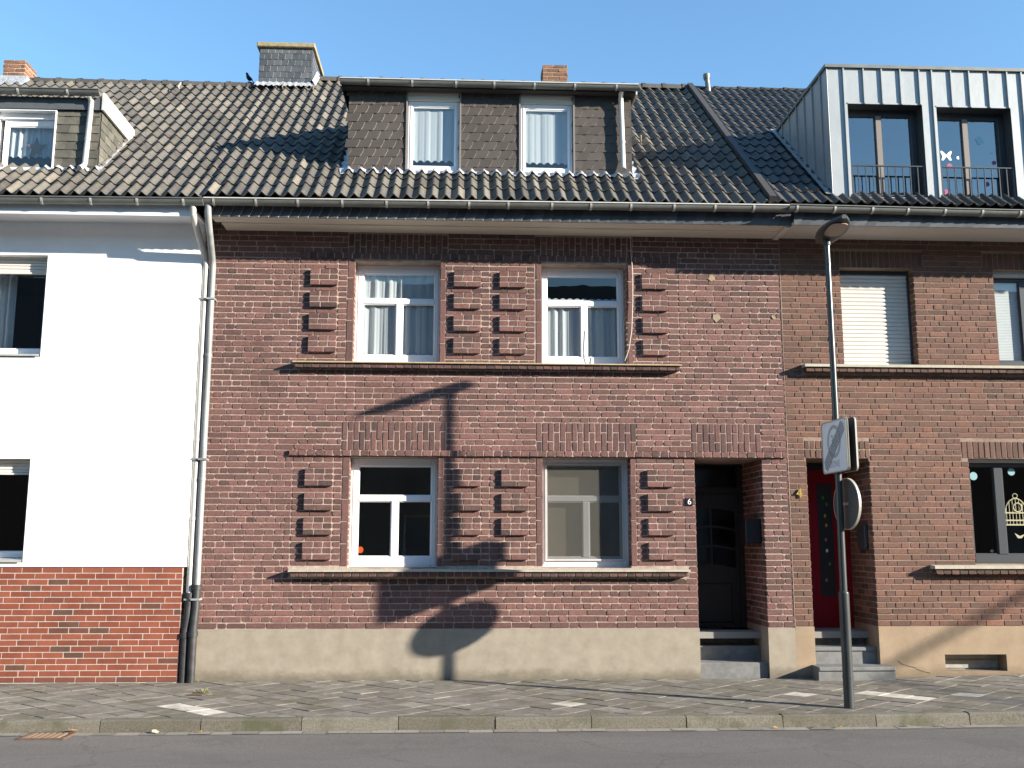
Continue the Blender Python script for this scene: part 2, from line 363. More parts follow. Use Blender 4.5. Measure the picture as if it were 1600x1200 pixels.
def soldier(mb, P, a, b, v0, v1, n=None, split=.66, joint=.011, jit=.003):
    n = n or round((b-a)/.0765); wd = (b-a)/n
    for k in range(n):
        u0 = a+k*wd+joint/2; u1 = a+(k+1)*wd-joint/2
        if split:
            sp = v0+(v1-v0)*(split if k % 2 else 1-split)
            brick(mb, P, u0, u1, v0+joint/2, sp-joint/2, jit, rnd=U(.1, .62)); brick(mb, P, u0, u1, sp+joint/2, v1-joint/2, jit, rnd=U(.1, .62))
        else: brick(mb, P, u0, u1, v0+joint/2, v1-joint/2, jit, rnd=U(.1, .6))
def backing(mb, P, a, b, v0, v1, holes, w, mi=0):
    us = sorted({a, b, *[h for q in holes for h in q[:2] if a < h < b]}); vs = sorted({v0, v1, *[h for q in holes for h in q[2:] if v0 < h < v1]})
    for i in range(len(us)-1):
        for j in range(len(vs)-1):
            cu, cv = (us[i]+us[i+1])/2, (vs[j]+vs[j+1])/2
            if any(h[0] < cu < h[1] and h[2] < cv < h[3] for h in holes): continue
            mb.poly([P(us[i], vs[j], w), P(us[i+1], vs[j], w), P(us[i+1], vs[j+1], w), P(us[i], vs[j+1], w)], .5, mi)
def reveal(mb, h, d, mi=1, y0=.004, bottom=True):
    x0, x1, z0, z1 = h
    mb.poly([(x0, y0, z0), (x0, d, z0), (x0, d, z1), (x0, y0, z1)], .5, mi); mb.poly([(x1, y0, z0), (x1, d, z0), (x1, d, z1), (x1, y0, z1)], .5, mi)
    mb.poly([(x0, y0, z1), (x1, y0, z1), (x1, d, z1), (x0, d, z1)], .5, mi)
    if bottom: mb.poly([(x0, y0, z0), (x1, y0, z0), (x1, d, z0), (x0, d, z0)], .5, mi)
def reveal_bricks(mb, h, d, c, z0, joint=.011):
    x0, x1, b, t = h; i0 = int(math.ceil((b-z0)/c-.3)); i1 = int((t-z0)/c+.3)
    for (P, hh) in ((Plane((x0, 0, 0), (0, 1, 0), (0, 0, 1), (1, 0, 0)), .002), (Plane((x1, 0, 0), (0, 1, 0), (0, 0, 1), (-1, 0, 0)), .002)):
        P = Plane(P.O+P.N*hh, P.U, P.V, P.N)
        for i in range(i0, i1):
            L = .122 if i % 2 else .25; u = .002
            while u < d-.02:
                u1 = min(u+L, d); brick(mb, P, u+(0 if u < .01 else joint/2), u1-joint/2, z0+i*c+joint/2, z0+(i+1)*c-joint/2, .002, .012); u = u1; L = .25

# ------------------------------------------------------------------ windows
def window(house, name, op, y, layout, fmat='pvc', glassm='glass', margins=(.085, .085, .13, .095), mull=.085, trans=.07, zt=None, xm=None, depth=.05, sash=.03, label=None):
    """op = opening (x0,x1,z0,z1); layout 'T' transom over two lights, '1' one light, '2' two lights"""
    x0, x1, z0, z1 = op; ml, mr, mb_, mtp = margins
    f = MB(); yf = y
    def bar(a, b, c, d, yo=0): f.bevbox(a, b, yf-yo, yf+depth, c, d, .006)
    bar(x0, x0+ml, z0, z1); bar(x1-mr, x1, z0, z1); bar(x0+ml, x1-mr, z0, z0+mb_); bar(x0+ml, x1-mr, z1-mtp, z1)
    a, b, c, d = x0+ml, x1-mr, z0+mb_, z1-mtp
    xm = xm if xm is not None else (a+b)/2; lights = []
    if layout == 'T':
        bar(a, b, zt, zt+trans, .004); bar(xm-mull/2, xm+mull/2, c, zt, .004)
        lights = [(a, b, zt+trans, d), (a, xm-mull/2, c, zt), (xm+mull/2, b, c, zt)]
    elif layout == '2':
        bar(xm-mull/2, xm+mull/2, c, d, .004); lights = [(a, xm-mull/2, c, d), (xm+mull/2, b, c, d)]
    else: lights = [(a, b, c, d)]
    for q in lights:        # glazing bead: a thin step inside each light
        s = .012
        f.box(q[0], q[0]+s, yf+.012, yf+.04, q[2], q[3]); f.box(q[1]-s, q[1], yf+.012, yf+.04, q[2], q[3])
        f.box(q[0]+s, q[1]-s, yf+.012, yf+.04, q[2], q[2]+s); f.box(q[0]+s, q[1]-s, yf+.012, yf+.04, q[3]-s, q[3])
    if layout in '1T' and fmat != 'anth':   # the sash shows as a second, shallower frame
        f.box(x0+.012, x1-.012, yf-.008, yf-.0005, z0+.035, z0+.04); f.box(x0+.034, x0+.039, yf-.008, yf-.0005, z0+.04, z1-.04); f.box(x1-.039, x1-.034, yf-.008, yf-.0005, z0+.04, z1-.04)
    o = f.build(name, fmat, house, label)
    g = MB()
    for q in lights:
        e = .004; g.poly([(q[0]+e, yf+.022, q[2]+e), (q[1]-e, yf+.022, q[2]+e), (q[1]-e, yf+.022, q[3]-e), (q[0]+e, yf+.022, q[3]-e)])
    g.build('pane', glassm, o)
    return o, lights
def curtain(win, x0, x1, z0, z1, y, mat='net', folds=.09, amp=.02, scallop=.0, name='curtain', flat=0):
    n = int((x1-x0)/.012)+2; c = MB(); ph = U(0, 6); top = []; rws = []
    steps = 9
    for j in range(steps+1):
        t = j/steps; r = []
        for i in range(n):
            u = x0+(x1-x0)*i/(n-1)
            k = 2*PI*u/folds
            dy = amp*(math.sin(k+ph+1.5*math.sin(u*7+ph))+.5*math.sin(1.71*k+2.1*ph+.8*math.sin(u*13))+.25*math.sin(3.9*k))*(.8+.3*t)
            zz = z1+(z0-z1)*t
            if j == steps and scallop: zz += scallop*(abs(math.sin(PI*(u-x0)/.10))-.5)
            r.append((u, y+dy, zz))
        rws.append(r)
    c.grid(rws); return c.build(name, mat, win)

# ------------------------------------------------------------------ roofs
TAN = math.tan(math.radians(40)); CO, SI = math.cos(math.radians(40)), math.sin(math.radians(40))
EY, EZ = -.66, 6.07
def roofz(y): return EZ+(y-EY)*TAN
def rp(x, s, h=0, dz=0):      # point on the slope: s along it, h above it
    return (x, EY+s*CO-h*SI, EZ+s*SI+h*CO+dz)
def wave(u): return .021*(1-math.cos(2*PI*u))*.9+.004*math.cos(4*PI*u)
TW, TE = .1667, .335
def tiles(mb, xa, xb, s_top, skip, dz=0, amp=1.0, tw=TW, te=TE, lift=.024):
    nr = int(math.ceil(s_top/te)); nc = int(math.ceil((xb-xa)/tw)); N = 8
    for r in range(nr):
        s0 = r*te-(.055 if r == 0 else 0); s1 = min(r*te+te+.02, s_top)
        base = [U(-.0025, .0025) for _ in range(nc)]
        for c in range(nc):
            x0 = xa+c*tw; x1 = min(x0+tw, xb)
            xm, ym = (x0+x1)/2, EY+(s0+te*.5)*CO
            if skip(xm, ym): continue
            rnd = R(); hh = base[c]+U(-.001, .001); sl = U(-.006, .006); ft = (x1-x0)/tw
            lo, hi, lip = [], [], []
            for k in range(N+1):
                u = k/N*ft; h = wave(u)*amp+hh; x = x0+(x1-x0)*k/N
                lo.append(rp(x, s0+sl, h+lift, dz)); hi.append(rp(x, s1, h, dz)); lip.append(rp(x, s0+sl+.004, h+lift-.022, dz))
            mb.grid([lo, hi], rnd); mb.grid([lip, lo], rnd*.6)
def ridge(mb, xa, xb, yr, zr, rad=.115, flat=False, L=.36):
    x = xa; n = 7
    while x < xb-.02:
        x1 = min(x+L, xb); r0 = rad*U(.97, 1.03); sg = U(-.004, .004)
        pr = []
        for k in range(n+1):
            an = PI*(k/n)*1.06-.09; pr.append((yr-math.cos(an)*rad*(1.25 if flat else 1.15), zr-.05+math.sin(an)*r0*(.75 if flat else 1)+sg))
        mb.grid([[(x, y, z) for y, z in pr], [(x1-.006, y, z-.008) for y, z in pr]], .3*R())  # only dark tile tones: the ridge's shade is put into the cap colour
        mb.poly([(x1-.006, y, z-.008) for y, z in pr], .3); mb.poly([(x, y, z) for y, z in pr], .3)
        # raised collar where one cap laps the next
        mb.grid([[(x-.012, yr+(y-yr)*1.07, zr-.05+(z-zr+.05)*1.08) for y, z in pr], [(x+.05, yr+(y-yr)*1.07, zr-.05+(z-zr+.05)*1.08) for y, z in pr]], .3*R())
        x = x1
def slab(mb, xa, xb, s_top, holes, dz=0, h=-.035):
    xs = sorted({xa, xb, *[q for hh in holes for q in hh[:2] if xa < q < xb]})
    for i in range(len(xs)-1):
        c = (xs[i]+xs[i+1])/2; segs = [(0, s_top)]
        for hh in holes:
            if hh[0] < c < hh[1]:
                segs = [(0, (hh[2]-EY)/CO)]+([((hh[3]-EY)/CO, s_top)] if (hh[3]-EY)/CO < s_top else [])
        for a, b in segs: mb.poly([rp(xs[i], a, h, dz), rp(xs[i+1], a, h, dz), rp(xs[i+1], b, h, dz), rp(xs[i], b, h, dz)], .5, 1)
def gutter(house, name, x0, x1, y, z, r=.068, step=.53, first=.2, mat='gutter', bright=True, slope=0):
    g = MB(); pr = [(y-r*math.cos(PI*k/10), z-r*math.sin(PI*k/10)*1.05) for k in range(11)]
    pi = [(y-(r-.005)*math.cos(PI*k/10), z-(r-.005)*math.sin(PI*k/10)*1.05) for k in range(11)]
    for p, in ((pr,), (pi,)): g.grid([[(x0, a, b) for a, b in p], [(x1, a, b+slope) for a, b in p]])
    g.poly([(x0, a, b) for a, b in pr]); g.poly([(x1, a, b+slope) for a, b in pr])
    g.tube([(x0, y-r-.004, z+.003), (x1, y-r-.004, z+.003+slope)], .010, 8, mi=1)
    o = g.build(name, [mat, 'gutter_bright' if bright else mat], house)
    x = x0+first
    while x < x1-.05:
        b = MB(); zz = slope*(x-x0)/(x1-x0)
        p2 = [(y-(r+.006)*math.cos(PI*k/10), z-(r+.006)*math.sin(PI*k/10)*1.05+zz) for k in range(0, 9)]
        b.grid([[(x-.013, a, c) for a, c in p2], [(x+.013, a, c) for a, c in p2]])
        p3 = [(y-(r-.001)*math.cos(PI*k/10), z-(r-.001)*math.sin(PI*k/10)*1.05+zz) for k in range(0, 9)]
        for s_ in (-.013, .013): b.grid([[(x+s_, a, c) for a, c in p2], [(x+s_, a, c) for a, c in p3]], smooth=False)
        b.build('gutter_bracket', 'pipe', o); x += step*U(.93, 1.07)
    return o
def shingles(mb, P, a, b, v0, v1, wd, ht, curve=.035, mi_edge=1, thick=.006, w0=.004, off=.37, inside=None, taper=.008, tip=.004):
    n = int(math.ceil((v1-v0)/ht))
    for i in range(n):
        bt = v0+i*ht; tp = min(bt+ht+.015, v1+.004); x = a-wd*((i*off) % 1.0)
        while x < b:
            l, r = max(x, a), min(x+wd, b)
            if r-l > .02:
                if inside is None or inside((l+r)/2, bt+ht*.5):
                    rnd = R(); K = 5; edge = []
                    full = (x+wd <= b)
                    for k in range(K+1):
                        t = k/K; edge.append((r-(curve*t*t if full else 0), tp+(bt-tp)*t))
                    def w_(u, v): return w0+taper*(tp-v)/(tp-bt)+tip*(u-l)/wd
                    jt = U(-.0015, .0015)
                    pts = [(l-.02 if l > a else l, tp)]+edge+[(l-(curve*.9 if l > a else 0), bt)]
                    pts3 = [P(u, v, w_(u, v)+jt) for u, v in pts]; mb.poly(pts3, rnd, 0)
                    for k in range(1, len(pts)-2):
                        (u0, q0), (u1, q1) = pts[k], pts[k+1]
                        mb.poly([P(u0, q0, w_(u0, q0)+jt), P(u1, q1, w_(u1, q1)+jt), P(u1, q1, w_(u1, q1)+jt-thick), P(u0, q0, w_(u0, q0)+jt-thick)], rnd, mi_edge)
                    (u0, q0), (u1, q1) = pts[-2], pts[-1]
                    mb.poly([P(u0, q0, w_(u0, q0)+jt), P(u1, q1, w_(u1, q1)+jt), P(u1, q1, w_(u1, q1)+jt-thick), P(u0, q0, w_(u0, q0)+jt-thick)], rnd*.7, 0)
            x += wd
def apron(mb, x0, x1, y, dz=0, up=.05, down=.11, xa=0, tw=TW, amp=1.0):
    """dressed metal strip at a dormer's foot, following the tiles"""
    n = int((x1-x0)/.02)+1; t, mdl, bt = [], [], []
    s = (y-EY)/CO
    for i in range(n+1):
        x = x0+(x1-x0)*i/n; h = wave(((x-xa)/tw) % 1)*amp+.032
        dd = down*(1+.25*math.sin(x*41)+.18*math.sin(x*97+1))
        t.append((x, y-.006, roofz(y)+dz+h*.6+up+.008*math.sin(x*53))); mdl.append(rp(x, s-.012, h+.012, dz)); bt.append(rp(x, s-dd, h+.010, dz))
    mb.grid([t, mdl, bt])
def side_apron(mb, x, y0, y1, side, dz=0, wd=.09, up=.07):
    n = int((y1-y0)/.06)+1; a, b, c = [], [], []
    for i in range(n+1):
        y = y0+(y1-y0)*i/n; s = (y-EY)/CO; j = .012*math.sin(y*31)
        a.append((x+side*.006, y, roofz(y)+dz+up+.02+j)); b.append(rp(x+side*.012, s, .045+j, dz)); c.append(rp(x+side*(wd+j), s, .05+j, dz))
    mb.grid([a, b, c])

def shell(mb, xa, xb, yb, zt, floors, mi=0, y0=.30, loft=None):
    """inside of a house: back wall, party walls, floors"""
    zt = 6.0
    if loft: mb.box(loft[0], loft[1], 1.35, 1.39, 6.03, loft[2], .5, mi)
    mb.poly([(xa, yb, 0), (xb, yb, 0), (xb, yb, zt), (xa, yb, zt)], .5, mi)
    for x in (xa, xb): mb.poly([(x, y0, 0), (x, yb, 0), (x, yb, zt), (x, y0, zt)], .5, mi)
    for z in floors: mb.box(xa+.01, xb-.01, y0, yb-.01, z-.08, z, .5, mi)

# ================================================================== SETTING
def gz(x, y):     # pavement height: falls to the kerb, climbs a little to the right
    return .025*y+.0016*max(0, x-3)**2
KY = -2.42
def clip(poly, k, lim, keep_gt):
    out = []
    for i in range(len(poly)):
        p, q = poly[i], poly[(i+1) % len(poly)]
        ip = (p[k] > lim) == keep_gt; iq = (q[k] > lim) == keep_gt
        if ip: out.append(p)
        if ip != iq:
            t = (lim-p[k])/(q[k]-p[k]); out.append((p[0]+(q[0]-p[0])*t, p[1]+(q[1]-p[1])*t))
    return out
pv = MB(); XS = [-14+.5*i for i in range(65)]
pv.grid([[(x, KY+.13, gz(x, KY+.13)-.012) for x in XS], [(x, .02, gz(x, .02)-.012) for x in XS]], .5, 1, False)
light_slabs = [(-5.0, -1.0), (-2.72, -2.02), (4.72, -1.28), (4.96, -1.32), (5.12, -1.5), (5.88, -1.30), (3.85, -1.27), (4.55, -1.48), (-2.95, -1.72), (1.2, -1.6)]
SL = .30; n_ = 34
for i in range(-70, 70):
    for j in range(-70, 70):
        cx = (i+j)*SL*.7071-.12; cy = (i-j)*SL*.7071*.80-1.0
        if not (-9.5 < cx < 11 and KY-.3 < cy < .4): continue
        hx, hy = SL*.7071-.008, SL*.7071*.80-.0065
        pts = [(cx-hx, cy), (cx, cy-hy), (cx+hx, cy), (cx, cy+hy)]
        for k, lim, gt in ((1, KY+.135, True), (1, -.012, False)):
            if pts: pts = clip(pts, k, lim, gt)
        if len(pts) < 3: continue
        lightq = any(abs(cx-a) < .15 and abs(cy-b) < .13 for a, b in light_slabs)
        rnd = U(.965, 1) if lightq else (U(.89, .93) if R() < .05 else U(0, .88))
        t = U(-.003, .003); tx, ty = U(-.010, .010), U(-.010, .010)
        top = [(a, b, gz(a, b)+t+tx*(a-cx)+ty*(b-cy)) for a, b in pts]; low = [(a, b, gz(a, b)-.02) for a, b in pts]; q = len(pts)
        pv.mesh(top+low, [tuple(range(q))]+[(k, q+k, q+(k+1) % q, (k+1) % q) for k in range(q)], rnd, 0)
structure(pv.build('pavement', ['paver', 'jointsand']))
kb = MB(); x = -14.6
while x < 18:
    L = U(.97, 1.01); x1 = x+L-.008; t = U(-.006, .006); r_ = R(); yo = U(-.006, .006)
    prof = [(KY+.125, -.02), (KY+.125, .004), (KY+.03, .004), (KY+.004, -.012), (KY-.012, -.2)]
    g0, g1 = gz(x, KY), gz(x1, KY)
    a = [(x, y+yo, z+g0+t) for y, z in prof]; b = [(x1, y+yo, z+g1+t) for y, z in prof]
    kb.grid([a, b], r_, 0, False); kb.poly(a, r_); kb.poly(b, r_); x += L
structure(kb.build('kerb', 'kerb'))
def rz_(x): return gz(x, KY)-.115
ch = MB(); x = -14
while x < 18:
    L = U(.2, .26); x1 = x+L-.006; t = U(-.003, .003); 
    if not (-4.30 < x < -3.95): ch.mesh([(x, KY-.16, rz_(x)+t), (x1, KY-.16, rz_(x1)+t), (x1, KY-.014, rz_(x1)+t), (x, KY-.014, rz_(x)+t)], [(0, 1, 2, 3)], R())
    x += L
structure(ch.build('gutter_channel', 'channel'))
rd = MB()
rd.grid([[(x, y, rz_(x)-.006+(.05*(1-((y+7.2)/4.7)**2))*.6-.0) for x in XS] for y in (-2.40, -2.8, -3.6, -5, -7.2, -9.5, -11.9)])
structure(rd.build('road', 'asphalt'))
fp = MB(); fp.box(-14, 18, -16, -11.95, -.3, -.06); structure(fp.build('far_pavement', 'concrete'))
gr = MB(); gr.poly([(-900, -900, -.32), (900, -900, -.32), (900, 900, -.32), (-900, 900, -.32)]); structure(gr.build('ground', 'soil'))

# ================================================================== BRICK HOUSE, NUMBER 6
H6 = thing('brick_house', 'red brown brick house with rows of projecting brick blocks, dark doorway and brown shingled dormer', 'house')
XA, XB = -3.52, 4.267
W_L = [(-1.487, -.35), (1.01, 2.16)]
HOLES = [(-1.487, -.35, 1.385, 2.80), (1.01, 2.16, 1.385, 2.80), (-1.487, -.35, 4.05, 5.42), (1.00, 2.15, 4.05, 5.42)]
DOOR6 = (3.015, 3.915, -.05, 2.808)
ZP = .627; C1 = .0779; Z2 = 2.885; C2 = .0755
wl = MB()
backing(wl, FRONT, XA, XB, ZP-.02, 6.1, HOLES+[DOOR6], -.0060, 1)
for h in HOLES: reveal(wl, h, .26, 1)
panels_lo = [(-2.215, -1.58, 1.40, 2.81), (-.27, .93, 1.40, 2.81), (2.24, 2.87, 1.40, 2.81)]
panels_up = [(-2.215, -1.58, 4.03, 5.45), (-.27, .92, 4.03, 5.45), (2.23, 2.86, 4.03, 5.45)]
jambs = [(-1.58, -1.487), (-.35, -.27), (.93, 1.01), (2.16, 2.24)]
jam_lo = [(a, b, 1.40, 2.81) for a, b in jambs]; jam_up = [(a, b, 4.03, 5.45) for a, b in jambs]
lsill = (-2.22, 2.91, 1.25, 1.40); usill = (-2.25, 2.86, 3.945, 4.05); band = (-2.27, 4.267, 2.81, 2.885)
sold = [(-1.6, -.245), (.933, 2.256), (2.985, 3.92)]
sol_h = [(a, b, 2.885, 3.265) for a, b in sold]
usol = [(-1.58, -.25), (.92, 2.25)]; usol_h = [(a, b, 5.527, 5.80) for a, b in usol]
def soot(u, v, r):
    if 1.0 < v < 1.27 and -2.25 < u < 2.92: r -= .42*((v-1.0)/.27)*(.5+patch(u*4, v*9, 5))
    if v < .72: r *= .4
    if v < 1.15: r += .12
    if v > 2.9 and v < 3.9: r += .05
    return r
holes_all = HOLES+[DOOR6]+panels_lo+panels_up+jam_lo+jam_up+[lsill, usill, band]+sol_h+usol_h
rows(wl, FRONT, XA, XB, ZP, C1, 0, 29, holes_all, bias=soot)
rows(wl, FRONT, XA, XB, Z2, C2, 0, 42, holes_all, bias=soot)
blocks_lo = [(-2.055, -1.695), (-.15, .21), (.472, .828), (2.38, 2.732)]
blocks_up = [(-2.07, -1.705), (-.168, .195), (.442, .797), (2.357, 2.707)]
BL = []
for (pan, blk, z0, c, starts, i0, i1) in ((panels_lo, blocks_lo, ZP, C1, (11, 15, 19, 23), 10, 28), (panels_up, blocks_up, Z2, C2, (17, 21, 25, 29), 15, 34)):
    for p in pan:
        hs = [(a-.008, b+.008, z0+k*c, z0+(k+3)*c) for a, b in blk for k in starts if p[0]-.01 < a < p[1]]
        cs = sorted({p[0], p[1], *[q for a, b in blk if p[0] < a < p[1] for q in (b,)]})
        if len(cs) == 4: cs = [cs[0], (.325 if z0 < 1 else .315), cs[3]]
        for a, b in zip(cs[:-1], cs[1:]):
            rows(wl, FRONT, a, b, z0, c, i0, i1, hs, joint=.011, L=.27, H=.13, bias=lambda u, v, r: r*.85)
    for a, b in blk:
        for k in starts: BL.append((a, b, z0+k*c, z0+(k+3)*c, c))
for a, b, v0, v1 in jam_lo+jam_up:
    v = v0+.002
    while v < v1-.03:
        t = min(v+.29*U(.95, 1.05), v1); brick(wl, FRONT, a+.004, b-.004, v+.005, t-.005, .002, rnd=U(.2, .6)); v = t
for a, b, v0, v1 in sol_h: soldier(wl, FRONT, a, b, v0, v1)
for a, b, v0, v1 in usol_h: soldier(wl, FRONT, a, b, v0, v1)
for h in HOLES: reveal_bricks(wl, h, .16, C2 if h[2] > 3 else C1, Z2 if h[2] > 3 else ZP)
# door recess sides
reveal(wl, DOOR6, 1.02, 1, bottom=False); reveal_bricks(wl, (DOOR6[0], DOOR6[1], ZP, 2.808), 1.0, C1, ZP)
# outer shell, rear and party walls
wl.poly([(XA, 8.2, -.1), (XB, 8.2, -.1), (XB, 8.2, 6.1), (XA, 8.2, 6.1)], .5, 1)
for x in (XA+.002, XB-.002): wl.poly([(x, .0, -.1), (x, 8.2, -.1), (x, 8.2, 6.0), (x, 0, 6.0)], .5, 1)
wl.build('wall', ['brick6', 'mortar6'], H6)
it = MB(); shell(it, XA+.05, XB-.05, 4.2, 9.0, (.55, 3.35, 6.02), loft=(-1.6, 2.2, 7.9)); it.build('inner_wall', 'roomwall', H6)
def brick_block(a, b, v0, v1, c):
    mb = MB(); d = .043; P = Plane((0, -d, 0), (1, 0, 0), (0, 0, 1), (0, -1, 0))
    mb.box(a+.003, b-.003, -d+.004, .004, v0+.008, v1-.008, .5, 1)
    for k in range(3):
        z0, z1 = v0+k*c+.004, v0+(k+1)*c-.006
        if k == 1: cs = [a, a+(b-a)*.34*U(.9, 1.1), a+(b-a)*.70, b]
        elif k == 0: cs = [a, a+(b-a)*.5*U(.7, 1.2), b]
        else: cs = [a, a+(b-a)*.36*U(.9, 1.1), a+(b-a)*.72, b]
        for q in range(len(cs)-1): brick(mb, P, cs[q]+.005*(q > 0), cs[q+1]-.005*(q < len(cs)-2), z0, z1, .002, .042, rough=.014, rnd=U(.05, .8))
    return mb.build('projecting_block', ['brick6', 'mortar6'], H6)
for q in BL: brick_block(*q)
bd = MB(); P = Plane((0, -.035, 0), (1, 0, 0), (0, 0, 1), (0, -1, 0)); bd.box(band[0]+.004, 4.25, -.030, .0, 2.814, 2.882, .5, 1); x = band[0]
while x < 4.2:
    x1 = x+U(.108, .125); brick(bd, P, x+.005, min(x1, 4.262)-.005, 2.812, 2.886, .004, .036, rough=.02, rnd=U(.15, .8)); x = x1
bd.build('brick_band', ['brick6', 'mortar6'], H6)
b2 = MB(); P = Plane((0, -.018, 0), (1, 0, 0), (0, 0, 1), (0, -1, 0)); b2.box(-2.215, 2.86, -.014, .0, 5.455, 5.524, .5, 1); x = -2.22
while x < 2.8:
    x1 = x+U(.11, .125); brick(b2, P, x+.004, x1-.004, 5.453, 5.526, .003, .02, rnd=U(0, .4)); x = x1
b2.build('brick_band', ['brick6', 'mortar6'], H6)
def sill(house, x0, x1, zt, zs, zb, d, slabm, brickm, mort, name='sill'):
    mb = MB(); n = int((x1-x0)/.4)
    for k in range(n):
        a, b = x0+(x1-x0)*k/n, x0+(x1-x0)*(k+1)/n
        mb.mesh([(a+.001, -d, zs), (b-.001, -d, zs), (b-.001, -d, zt-.012), (a+.001, -d, zt-.012), (b-.001, .24, zt+.016), (a+.001, .24, zt+.016), (a+.001, .1, zs), (b-.001, .1, zs)], [(0, 1, 2, 3), (3, 2, 4, 5), (0, 3, 5, 6), (1, 7, 4, 2), (0, 6, 7, 1)], .5, 0)
    mb.box(x0+.03, x1-.03, -d+.035, .0, zb+.008, zs-.001, .5, 2)
    P = Plane((0, -d+.028, 0), (1, 0, 0), (0, 0, 1), (0, -1, 0)); x = x0+.02
    while x < x1-.06:
        q = x+U(.10, .118); brick(mb, P, x+.004, min(q, x1-.015)-.004, zb, zs-.003, .003, .1, rough=.02, mi=1, rnd=U(0, .35)); x = q
    return mb.build(name, [slabm, brickm, mort], house)
sill(H6, -2.21, 2.90, 1.372, 1.338, 1.275, .13, 'sillgrey', 'brick6', 'mortar6')
sill(H6, -2.245, 2.855, 4.045, 4.018, 3.955, .13, 'sillstone', 'brick6', 'mortar6')
pl = MB()
for a, b in ((XA+.005, 3.015), (3.915, XB-.002)):
    pl.box(a if a < 0 else 3.910, b if b > 3.1 else 3.020, -.012, .1, -.12, ZP, .5, 0)
for x, s in ((3.015, 1), (3.915, -1)): pl.poly([(x+s*.005, .1, -.1), (x+s*.005, 1.02, -.1), (x+s*.005, 1.02, ZP), (x+s*.005, .1, ZP)])
pl.build('plinth', 'plinth6', H6)
for k, (za, y0, y1) in enumerate(((.19, .04, .42), (.37, .36, .72), (.55, .66, 1.02))):
    st = MB(); st.bevbox(3.0205, 3.9095, y0, y1, -.05, za, .008); st.build('step', 'bluestone', H6)
mt_ = MB(); mt_.box(3.05, 3.50, .72, .98, .551, .566); mt_.build('door_mat', 'black', H6)
# door
d6 = MB(); y = .98
d6.box(3.02, 3.91, y+.02, y+.07, .55, 2.80); d6.box(3.02, 3.09, y-.02, y+.02, .56, 2.80); d6.box(3.84, 3.91, y-.02, y+.02, .56, 2.80); d6.box(3.09, 3.84, y-.02, y+.02, 2.40, 2.47)
for z0, z1 in ((.62, 1.15),): d6.bevbox(3.2, 3.72, y-.0, y+.02, z0, z1, .012)
do = d6.build('door', 'door_dark', H6)
dg = MB()
for k in range(3):
    for a, b in ((3.12, 3.44), (3.47, 3.79)):
        z0 = 1.36+.27*k; n = 7
        pts = [(a, y+.012, z0+.05*math.sin(PI*.5*(0))), ]
        lo = [(a+(b-a)*i/n, y+.014, z0+.05*math.sin(PI*((a+(b-a)*i/n)-3.12)/.67)) for i in range(n+1)]
        hi = [(p[0], y+.014, p[2]+.235) for p in lo]; dg.grid([lo, hi])
dg.build('pane', 'glass_dark', do)
tr = MB(); tr.poly([(3.1, y+.014, 2.48), (3.83, y+.014, 2.48), (3.83, y+.014, 2.78), (3.1, y+.014, 2.78)]); tr.build('transom_pane', 'glass_dark', do)
hd = MB(); hd.tube([(3.14, y-.0, 1.32), (3.14, y-.05, 1.32), (3.24, y-.05, 1.32)], .009); hd.build('handle', 'pipe_grey', do)
lb = MB(); lb.bevbox(3.70, 3.912, .12, .50, 1.70, 2.02, .01); lb.box(3.69, 3.70, .16, .46, 1.93, 1.95); lb.build('letterbox', 'black', H6)
# house number plate
npl = MB(); npl.bevbox(2.885, 2.980, -.016, 0, 2.183, 2.280, .006)
npo = npl.build('number_plate', 'black', H6)
vs, fs = text_mesh('6', .105); tm = MB(); tm.mesh([(2.932+v[0], -.0175-v[2], 2.232+v[1]) for v in vs], fs); tm.build('digit', 'white', npo)
# windows
lw1, _ = window(H6, 'window', (-1.487, -.35, 1.388, 2.80), .20, 'T', zt=2.24, xm=-.91, margins=(.10, .085, .135, .105))
sk = MB(); n = 20; sk.poly([(-1.345+.038*math.cos(2*PI*k/n), .228, 1.61+.042*math.sin(2*PI*k/n)) for k in range(n)]); sk.build('round_sticker', 'orange', lw1)
lw2, lt = window(H6, 'window', (1.01, 2.16, 1.388, 2.80), .20, 'T', zt=2.24, xm=1.60, margins=(.075, .105, .13, .085), fmat='pvc')
bl = MB(); bl.box(1.04, 1.78, .30, .305, 1.42, 2.76); bl.build('blind', 'blind', lw2)
sc = MB(); sc.box(1.075, 2.085, .180, .186, 1.48, 2.72, .5, 1)
for a, b, c, d in ((1.06, 1.085, 1.47, 2.74), (2.075, 2.10, 1.47, 2.74), (1.085, 2.075, 1.47, 1.495), (1.085, 2.075, 2.715, 2.74)): sc.box(a, b, .174, .192, c, d, .5, 0)
sc.build('fly_screen', ['pvc_grey', 'screen'], lw2)
uw1, _ = window(H6, 'window', (-1.487, -.35, 4.05, 5.42), .20, 'T', zt=4.885, xm=-.90, margins=(.10, .08, .13, .12))
curtain(uw1, -1.42, -.42, 4.93, 5.34, .262, 'net', .15, .013); curtain(uw1, -1.42, -.42, 4.195, 4.92, .262, 'net', .17, .013, .03)
uw2, _ = window(H6, 'window', (1.00, 2.15, 4.05, 5.42), .20, 'T', zt=4.885, xm=1.60, margins=(.095, .085, .13, .12))
curtain(uw2, 1.07, 2.08, 4.16, 4.95, .268, 'net', .14, .012); 
fr = MB(); fr.grid([[(1.09+.98*i/60, .258, 4.945+.02*abs(math.sin(i*.7))) for i in range(61)], [(1.09+.98*i/60, .258, 4.985+.022*abs(math.sin(i*.52+.5))) for i in range(61)]]); fr.build('lace_trim', 'net', uw2)
cb = MB(); cb.tube([(2.22, -.03, 5.83), (2.222, -.03, 5.6), (2.238, -.03, 5.3), (2.232, -.03, 4.9), (2.21, -.035, 4.5), (2.17, -.03, 4.25), (2.12, .02, 4.10)], .006, 6)
